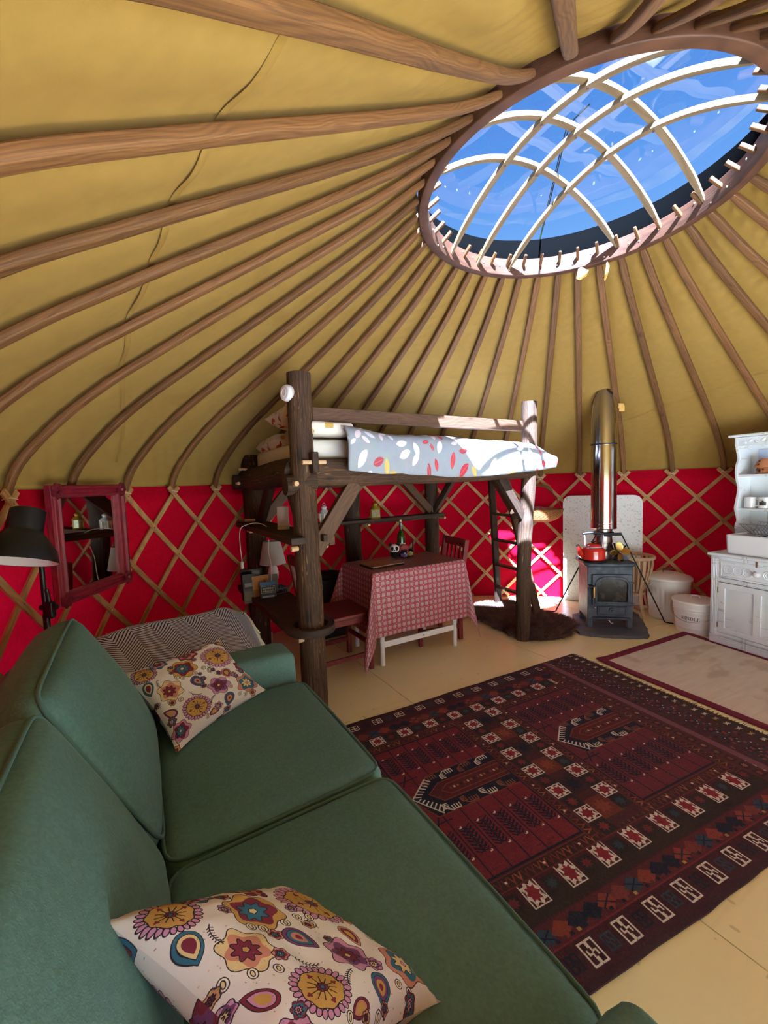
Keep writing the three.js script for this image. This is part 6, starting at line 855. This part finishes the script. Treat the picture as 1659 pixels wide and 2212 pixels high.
{ // Turkmen rug
  const c = [[-0.664, -2.178], [1.474, -3.268], [2.205, -1.778], [0.03, -0.842]];
  const tex = canvasTex(2048, 1408, (g, W, H) => {
    seed = 991; const X = (s) => s * W, Y = (t) => t * H, red = '#7c2632', deep = '#4c1a24', navy = '#161a2e', wht = '#e0d6c8', rust = '#8a3a2e', blue = '#2c4254', brown = '#3c2420';
    const rect = (s0, t0, s1, t1, col) => { g.fillStyle = col; g.fillRect(X(s0), Y(t0), X(s1 - s0), Y(t1 - t0)); };
    rect(0, 0, 1, 1, deep);
    const star = (s, t, r, sy = 1) => { const x = X(s), y = Y(t), w = r * W, h = r * W * sy; g.fillStyle = deep; g.fillRect(x - w, y - h, 2 * w, 2 * h); g.strokeStyle = wht; g.lineWidth = 4.5; g.strokeRect(x - w, y - h, 2 * w, 2 * h); g.fillStyle = wht; g.beginPath(); for (let i = 0; i < 16; i++) { const a = i / 16 * 2 * PI + PI / 16, q = i % 2 ? 0.98 : 0.70; const px = x + w * q * 1.02 * Math.sign(Math.cos(a)) * Math.min(1, Math.abs(Math.cos(a)) * 1.25), py = y + h * q * 1.02 * Math.sign(Math.sin(a)) * Math.min(1, Math.abs(Math.sin(a)) * 1.25); i ? g.lineTo(px, py) : g.moveTo(px, py); } g.fill(); g.fillStyle = '#8c2230'; g.beginPath(); for (let i = 0; i < 16; i++) { const a = i / 16 * 2 * PI, q = i % 2 ? 0.52 : 0.82; i ? g.lineTo(x + w * q * Math.cos(a), y + h * q * Math.sin(a)) : g.moveTo(x + w * q, y); } g.fill(); };
    const darkStar = (s, t, r, cols) => { const x = X(s), y = Y(t), w = r * W; g.fillStyle = cols[0]; g.fillRect(x - w, y - w, 2 * w, 2 * w); g.fillStyle = cols[1]; g.beginPath(); for (let i = 0; i < 16; i++) { const a = i / 16 * 2 * PI, q = i % 2 ? 0.42 : 0.78; i ? g.lineTo(x + w * q * Math.cos(a), y + w * q * Math.sin(a)) : g.moveTo(x + w * q, y); } g.fill(); };
    const gs = (s, t, w, h, col, lw = 5) => { const x = X(s), y = Y(t); g.strokeStyle = col; g.lineWidth = lw; const P = (a) => { g.beginPath(); a.forEach(([u, v], i) => i ? g.lineTo(x + u * w, y + v * h) : g.moveTo(x + u * w, y + v * h)); g.stroke(); }; P([[-0.1, -1], [-1, -1], [-1, 1], [-0.1, 1], [-0.1, 0.1], [-0.55, 0.1], [-0.55, -0.35]]); P([[0.1, 1], [1, 1], [1, -1], [0.1, -1], [0.1, -0.1], [0.55, -0.1], [0.55, 0.35]]); P([[-0.1, -1], [-0.1, -0.4]]); P([[0.1, 1], [0.1, 0.4]]); };
    const stripe = (s0, t0, s1, t1, horiz) => { rect(s0, t0, s1, t1, brown); const n = Math.round((horiz ? (s1 - s0) * W : (t1 - t0) * H) / 26), q = horiz ? Y(t1 - t0) : X(s1 - s0); for (let i = 0; i < n; i++) { const cs = [red, rust, '#a4553a', '#6a2430'][i % 4], x = horiz ? X(s0) + (i + 0.5) * 26 : X((s0 + s1) / 2), y = horiz ? Y((t0 + t1) / 2) : Y(t0) + (i + 0.5) * 26; g.strokeStyle = cs; g.lineWidth = 5; g.beginPath(); if (horiz) { g.moveTo(x - 10, y - q * 0.3); g.lineTo(x, y + q * 0.3); g.lineTo(x + 10, y - q * 0.3); } else { g.moveTo(x - q * 0.3, y - 10); g.lineTo(x + q * 0.3, y); g.lineTo(x - q * 0.3, y + 10); } g.stroke(); if (i % 6 === 2) { g.fillStyle = wht; g.fillRect(x - 4, y - 4, 8, 8); } } g.strokeStyle = '#6e2a2c'; g.lineWidth = 5; g.strokeRect(X(s0), Y(t0), X(s1 - s0), Y(t1 - t0)); };
    // long edges: hooked squares, lozenge band, star boxes, inner stripe
    for (const [m, dir] of [[0, 1], [1, -1]]) {
      const T = (v) => m ? 1 - v : v, band = (a, b, col) => rect(0, Math.min(T(a), T(b)), 1, Math.max(T(a), T(b)), col);
      band(0, 0.012, '#3a1c20'); band(0.012, 0.075, '#431a22');
      for (let i = 0; i < 17; i++) { const s = 0.008 + i * 0.0628 + (m ? 0.010 : 0); gs(s + 0.0, T(m ? 0.045 : 0.037), 23, m ? 30 : 19, wht, m ? 5.5 : 4.5); gs(s + 0.0314, T(m ? 0.045 : 0.037), 17, 20, i % 2 ? navy : blue, 5); }
      band(0.079, 0.126, '#5a2028'); for (let i = 0; i < 18; i++) { const x = X(i / 17.5), y = Y(T(0.102)), h = 0.020 * H; for (let k = 0; k < 2; k++) { g.fillStyle = [[rust, navy, '#6b3038'], [blue, '#7a3432', '#33304c'], [navy, rust, '#8a4636']][(i + k) % 3][k]; g.beginPath(); g.moveTo(x + k * 58, y - h); g.lineTo(x + k * 58 + 44, y); g.lineTo(x + k * 58, y + h); g.lineTo(x + k * 58 - 36, y); g.fill(); } g.strokeStyle = navy; g.lineWidth = 4; g.beginPath(); g.moveTo(x - 24, y - h * 0.5); g.lineTo(x + 24, y + h * 0.5); g.moveTo(x + 24, y - h * 0.5); g.lineTo(x - 24, y + h * 0.5); g.stroke(); }
      if (m) { band(0.0755, 0.079, red); for (let i = 0; i < 80; i++) { g.fillStyle = i % 9 === 4 ? '#b8924c' : i % 2 ? navy : '#5a2a30'; g.fillRect(X(i / 80), Y(T(0.087)) - 5, 12, 10); } }
      band(0.129, 0.172, '#33231f'); for (let i = 0; i < 15; i++) { const s = 0.0055 + i * 0.0727 + (m ? -0.034 : 0.0); star(s, T(m ? 0.184 : 0.150), m ? 0.0148 : 0.0150, m ? 1.35 : 0.92); darkStar(s + 0.036, T(m ? 0.184 : 0.150), 0.0135, ['#2a2220', i % 2 ? '#702832' : '#2f3f4c']); }
      stripe(0.13, Math.min(T(m ? 0.213 : 0.178), T(m ? 0.245 : 0.207)), 0.80, Math.max(T(m ? 0.213 : 0.178), T(m ? 0.245 : 0.207)), true);
    }
    // four quarters in two panels
    const panel = (s0, s1, flip) => {
      const t0 = 0.214, t1 = 0.748; rect(s0, t0, s1, t1, flip ? '#6c2632' : '#7a2230'); for (let i = 0; i < 500; i++) { g.fillStyle = rnd() < 0.5 ? 'rgba(150,50,50,0.12)' : 'rgba(40,10,24,0.14)'; g.fillRect(X(lerp(s0, s1, rnd())), Y(lerp(t0, t1, rnd())), 30, 4); }
      g.strokeStyle = navy; g.lineWidth = 7; g.strokeRect(X(s0), Y(t0), X(s1 - s0), Y(t1 - t0)); const n = 6, dw = (s1 - s0) / n; g.lineWidth = 4.5;
      for (let i = 1; i < n; i++) { g.beginPath(); g.moveTo(X(s0 + i * dw), Y(t0)); g.lineTo(X(s0 + i * dw), Y(t1)); g.stroke(); }
      for (const tc of [0.295, 0.64]) for (let i = 0; i < n; i++) { const x = X(s0 + (i + 0.5) * dw), y = Y(tc); g.strokeStyle = navy; g.lineWidth = 4.5; for (let k = -3; k <= 3; k++) { g.beginPath(); g.moveTo(x - 26, y + k * 17 - 15); g.lineTo(x + 12, y + k * 17 + 9); g.lineTo(x + 26, y + k * 17 - 4); g.moveTo(x + 26, y + k * 17 - 15); g.lineTo(x - 12, y + k * 17 + 9); g.lineTo(x - 26, y + k * 17 - 4); g.stroke(); } g.beginPath(); g.moveTo(x, y - 58); g.lineTo(x, y + 62); g.stroke(); for (const [dx, dy] of [[-20, -62], [16, 66]]) { g.fillStyle = wht; g.fillRect(x + dx, y + dy, 10, 5); g.fillRect(x + dx + 7, y + dy - 5, 5, 8); } }
      // the niche with its hooked band
      const hx = (u) => X(flip ? lerp(s0, s1, u) : lerp(s0, s1, u)), N = [[0.995, 0.385], [0.30, 0.385], [0.03, 0.452], [0.14, 0.54], [0.995, 0.54]];
      g.fillStyle = navy; g.beginPath(); N.forEach(([u, t], i) => i ? g.lineTo(hx(u), Y(t)) : g.moveTo(hx(u), Y(t))); g.fill(); g.strokeStyle = rust; g.lineWidth = 5; g.stroke();
      g.fillStyle = '#5a2026'; g.beginPath(); [[0.995, 0.428], [0.34, 0.428], [0.20, 0.456], [0.28, 0.497], [0.995, 0.497]].forEach(([u, t], i) => i ? g.lineTo(hx(u), Y(t)) : g.moveTo(hx(u), Y(t))); g.fill(); g.strokeStyle = rust; g.lineWidth = 5; g.stroke(); g.beginPath(); [[0.995, 0.443], [0.40, 0.443], [0.32, 0.460], [0.38, 0.482], [0.995, 0.482]].forEach(([u, t], i) => i ? g.lineTo(hx(u), Y(t)) : g.moveTo(hx(u), Y(t))); g.stroke();
      for (let i = 0; i < 16; i++) { g.fillStyle = ['#8a3a2e', '#c8b89a', '#a4553a', navy][i % 4]; g.fillRect(hx(0.40 + i * 0.037), Y(0.4625) - 6, 9, 12); }
      const comb = (u, t, col, d) => { const x = hx(u), y = Y(t); g.strokeStyle = col; g.lineWidth = 5; g.beginPath(); g.moveTo(x - 34, y + 18 * d); g.lineTo(x - 34, y); g.lineTo(x - 8, y - 22 * d); g.lineTo(x + 30, y - 22 * d); g.stroke(); for (let k = 0; k < 4; k++) { g.beginPath(); g.moveTo(x - 2 + k * 11, y - 22 * d); g.lineTo(x - 2 + k * 11, y + 2 * d); g.stroke(); g.beginPath(); g.moveTo(x - 34, y + k * 8 * d - 6 * d); g.lineTo(x - 12, y + k * 8 * d - 6 * d); g.stroke(); } };
      for (const [u, k] of [[0.88, 0], [0.68, 1], [0.48, 0], [0.30, 1]]) { comb(u, 0.406, k ? '#94503c' : wht, 1); comb(u, 0.520, k ? wht : '#94503c', -1); }
      g.strokeStyle = wht; g.lineWidth = 6; for (let k = 0; k < 7; k++) { g.beginPath(); g.moveTo(hx(0.075 + k * 0.030), Y(0.447 - k * 0.0085)); g.lineTo(hx(0.125 + k * 0.028), Y(0.455 - k * 0.0070)); g.stroke(); g.beginPath(); g.moveTo(hx(0.07 + k * 0.022), Y(0.466 + k * 0.0105)); g.lineTo(hx(0.115 + k * 0.022), Y(0.460 + k * 0.0085)); g.stroke(); } g.beginPath(); g.moveTo(hx(0.26), Y(0.395)); g.lineTo(hx(0.045), Y(0.452)); g.lineTo(hx(0.20), Y(0.535)); g.stroke();
      g.strokeStyle = navy; g.lineWidth = 6; for (const t of [0.375, 0.56]) { g.beginPath(); g.moveTo(hx(0), Y(t)); g.lineTo(hx(0.22), Y(t)); g.moveTo(hx(0.05), Y(t + 0.02)); g.lineTo(hx(0.13), Y(t - 0.02)); g.stroke(); }
    };
    panel(0.192, 0.414, false); panel(0.572, 0.798, true);
    stripe(0.150, 0.214, 0.188, 0.748, false); stripe(0.417, 0.19, 0.435, 0.77, false); stripe(0.553, 0.19, 0.569, 0.77, false);
    rect(0.436, 0.178, 0.552, 0.775, '#4a2026'); for (let i = 0; i < 6; i++) { const a = 0.236 + i * 0.0955, b = 0.207 + i * 0.0935; darkStar(0.4965, a, 0.024, [i % 2 ? '#6e3026' : '#3a2024', i % 2 ? '#8a4030' : navy]); star(0.457, a, 0.0165, 0.92); star(0.535, b, 0.0165, 0.92); darkStar(0.457, a + 0.048, 0.015, ['#2a2322', '#7a2a30']); darkStar(0.535, b + 0.048, 0.015, ['#2a2322', i % 2 ? '#2f4250' : '#7a2a30']); }
    stripe(0.801, 0.13, 0.822, 0.80, false);
    // right-hand end panel with small sprigs, and the end under the sofa
    rect(0.824, 0.02, 0.856, 0.98, '#52252e'); for (let i = 0; i < 26; i++) { darkStar(0.840, 0.04 + i * 0.036, 0.009, ['#3a1d22', i % 3 ? '#7e4030' : '#a2624a']); }
    rect(0.858, 0.0, 0.876, 1, '#7c4a56'); rect(0.878, 0.0, 0.962, 1, '#48222a'); for (let i = 0; i < 420; i++) { g.fillStyle = [navy, '#7a2f34', '#8a4a34', '#2c3a4a', '#33201f'][i % 5]; g.fillRect(X(rr(0.880, 0.955)), Y(rnd()), rr(6, 20), rr(6, 14)); } for (let i = 0; i < 34; i++) { const x = X(0.918 + (i % 2) * 0.012), y = Y(0.012 + i * 0.029); g.strokeStyle = [navy, '#26384a'][i % 2]; g.lineWidth = 5; g.strokeRect(x - 20, y - 14, 40, 28); g.fillStyle = '#90352f'; g.fillRect(x - 8, y - 6, 16, 12); g.fillStyle = wht; g.fillRect(x - 24, y - 16, 6, 6); g.fillRect(x + 18, y + 10, 6, 6); }
    rect(0.962, 0, 1, 1, '#3c2622'); for (let i = 0; i < 30; i++) { const x = X(0.978), y = Y(0.018 + i * 0.0335), col = i % 3 ? wht : '#b8a070'; g.strokeStyle = col; g.lineWidth = 4; for (let k = -1; k <= 1; k++) { g.beginPath(); g.moveTo(x - 16, y + k * 8); g.lineTo(x - 2, y + k * 3); g.lineTo(x + 14, y + k * 8); g.stroke(); } }
    rect(0, 0.21, 0.148, 0.75, '#48202a'); for (let i = 0; i < 60; i++) { g.fillStyle = [navy, rust, blue, red][i % 4]; g.fillRect(X(rr(0.01, 0.13)), Y(rr(0.22, 0.73)), 30, 22); }
    // pile: short knots of slightly different wool
    for (let i = 0; i < 60000; i++) { g.fillStyle = rnd() < 0.55 ? 'rgba(16,4,10,0.20)' : 'rgba(190,110,96,0.14)'; g.fillRect(rnd() * W, rnd() * H, 2, 5); }
  });
  const r = thing('turkmen_rug', 'large dark red hand-knotted rug with white star boxes on the yellow floor', 'rug');
  const g = sheet(110, 70, (s, v) => { const t = v, [x, z] = quadAt(c, s, t), e = Math.min(t, 1 - t); const wv = 0.006 * (n3(s * 20, t * 3, 1, 91)) * smooth(0.05, 0, Math.min(e, 1 - s)); return V(x + wv * 1.2, 0.0125 + 0.002 * n3(s * 6, t * 5, 2, 93) + 0.004 * smooth(0.03, 0, Math.min(e, 1 - s)) * n3(s * 30, t * 20, 3, 95), z + wv); }, (s, t) => [s, 1 - t]);
  { const I = g.index.array; for (let i = 0; i < I.length; i += 3) { const t = I[i]; I[i] = I[i + 1]; I[i + 1] = t; } g.computeVertexNormals(); }
  put('pile', thick(g, 0.009), std({ map: tex, roughness: 0.97, bumpMap: grey(512, 512, (u, v, x, y) => 0.6 * hash(x, y, 5) + 0.4 * fbm(u, v, 30, 30, 2, 715), 5, 4), bumpScale: 0.003 }), r);
  const fr = []; for (let i = 0; i < 260; i++) { const t = i / 259, [x, z] = quadAt(c, 1, t), o = V(0.87, 0, -0.45).multiplyScalar(rr(0.014, 0.038)); fr.push(rod(V(x - 0.005, 0.009, z), V(x + o.x + rr(-0.006, 0.006), 0.006, z + o.z + rr(-0.012, 0.012)), 0.0028, 0.0012, 5)); }
  put('fringe', fr, std({ color: 0x4a322e, roughness: 1 }), r, 'short dark fringe').userData.kind = 'stuff';
}
{ // sheepskin at the foot of the ladder
  const out = [[0.90, -4.60], [0.86, -4.36], [1.0, -4.03], [1.09, -3.80], [1.17, -3.64], [1.36, -3.58], [1.58, -3.63], [1.72, -3.78], [1.80, -3.95], [1.72, -4.14], [1.60, -4.30], [1.50, -4.55], [1.36, -4.70], [1.12, -4.66]], cx = 1.32, cz = -4.12, t = thing('sheepskin', 'shaggy dark brown sheepskin under the foot of the ladder', 'sheepskin', [cx, 0, cz]);
  const crv = new THREE.CatmullRomCurve3(out.map(([x, z]) => V(x - cx, 0, z - cz)), true), B = crv.getPoints(120);
  const m = std({ color: 0x3a241b, roughness: 1 });
  const hgt = (k) => 0.004 + 0.032 * Math.pow(1 - k * k, 0.5) + 0;
  put('hide', sheet(120, 12, (u, v) => { const p = B[Math.round(u * 120) % 120], k = v; return V(p.x * k, hgt(k) + 0.006 * n3(p.x * k * 9, p.z * k * 9, 1, 97) * (1 - k), p.z * k); }), m, t);
  const strand = new THREE.ConeGeometry(0.0032, 0.062, 4, 3); { const p = strand.attributes.position; for (let i = 0; i < p.count; i++) { const y = p.getY(i) / 0.062 + 0.5; p.setXYZ(i, p.getX(i) + 0.022 * y * y, y * 0.052, p.getZ(i)); } strand.computeVertexNormals(); }
  const N = 26000, fur = new THREE.InstancedMesh(strand, std({ color: 0xffffff, roughness: 0.95 }), N), M4 = new THREE.Matrix4(), col = new THREE.Color(); fur.name = 'fur'; fur.userData.kind = 'stuff'; fur.castShadow = fur.receiveShadow = true;
  for (let i = 0; i < N; i++) {
    const u = rnd() * 120, p = B[Math.floor(u)], k = Math.sqrt(rnd()), x = p.x * k, z = p.z * k, clump = n3(x * 16, z * 16, 2, 99), dirA = Math.atan2(z, x) + clump * 2.5 + rr(-0.5, 0.5), s = rr(0.7, 1.5);
    M4.compose(V(x, hgt(k) - 0.004, z), new THREE.Quaternion().setFromEuler(new THREE.Euler(rr(-0.25, 0.25), -dirA, -rr(0.1, 0.65) - (k > 0.93 ? 0.4 : 0), 'YXZ')), V(s, s, s)); fur.setMatrixAt(i, M4);
    const q = 0.5 + 0.5 * n3(x * 22, z * 22, 4, 101), r = rnd() * 0.4 + q * 0.6; col.setRGB(lerp(0.06, 0.36, r), lerp(0.034, 0.20, r), lerp(0.028, 0.16, r)); fur.setColorAt(i, col);
  }
  t.add(fur);
}

renderer.render(scene, camera);
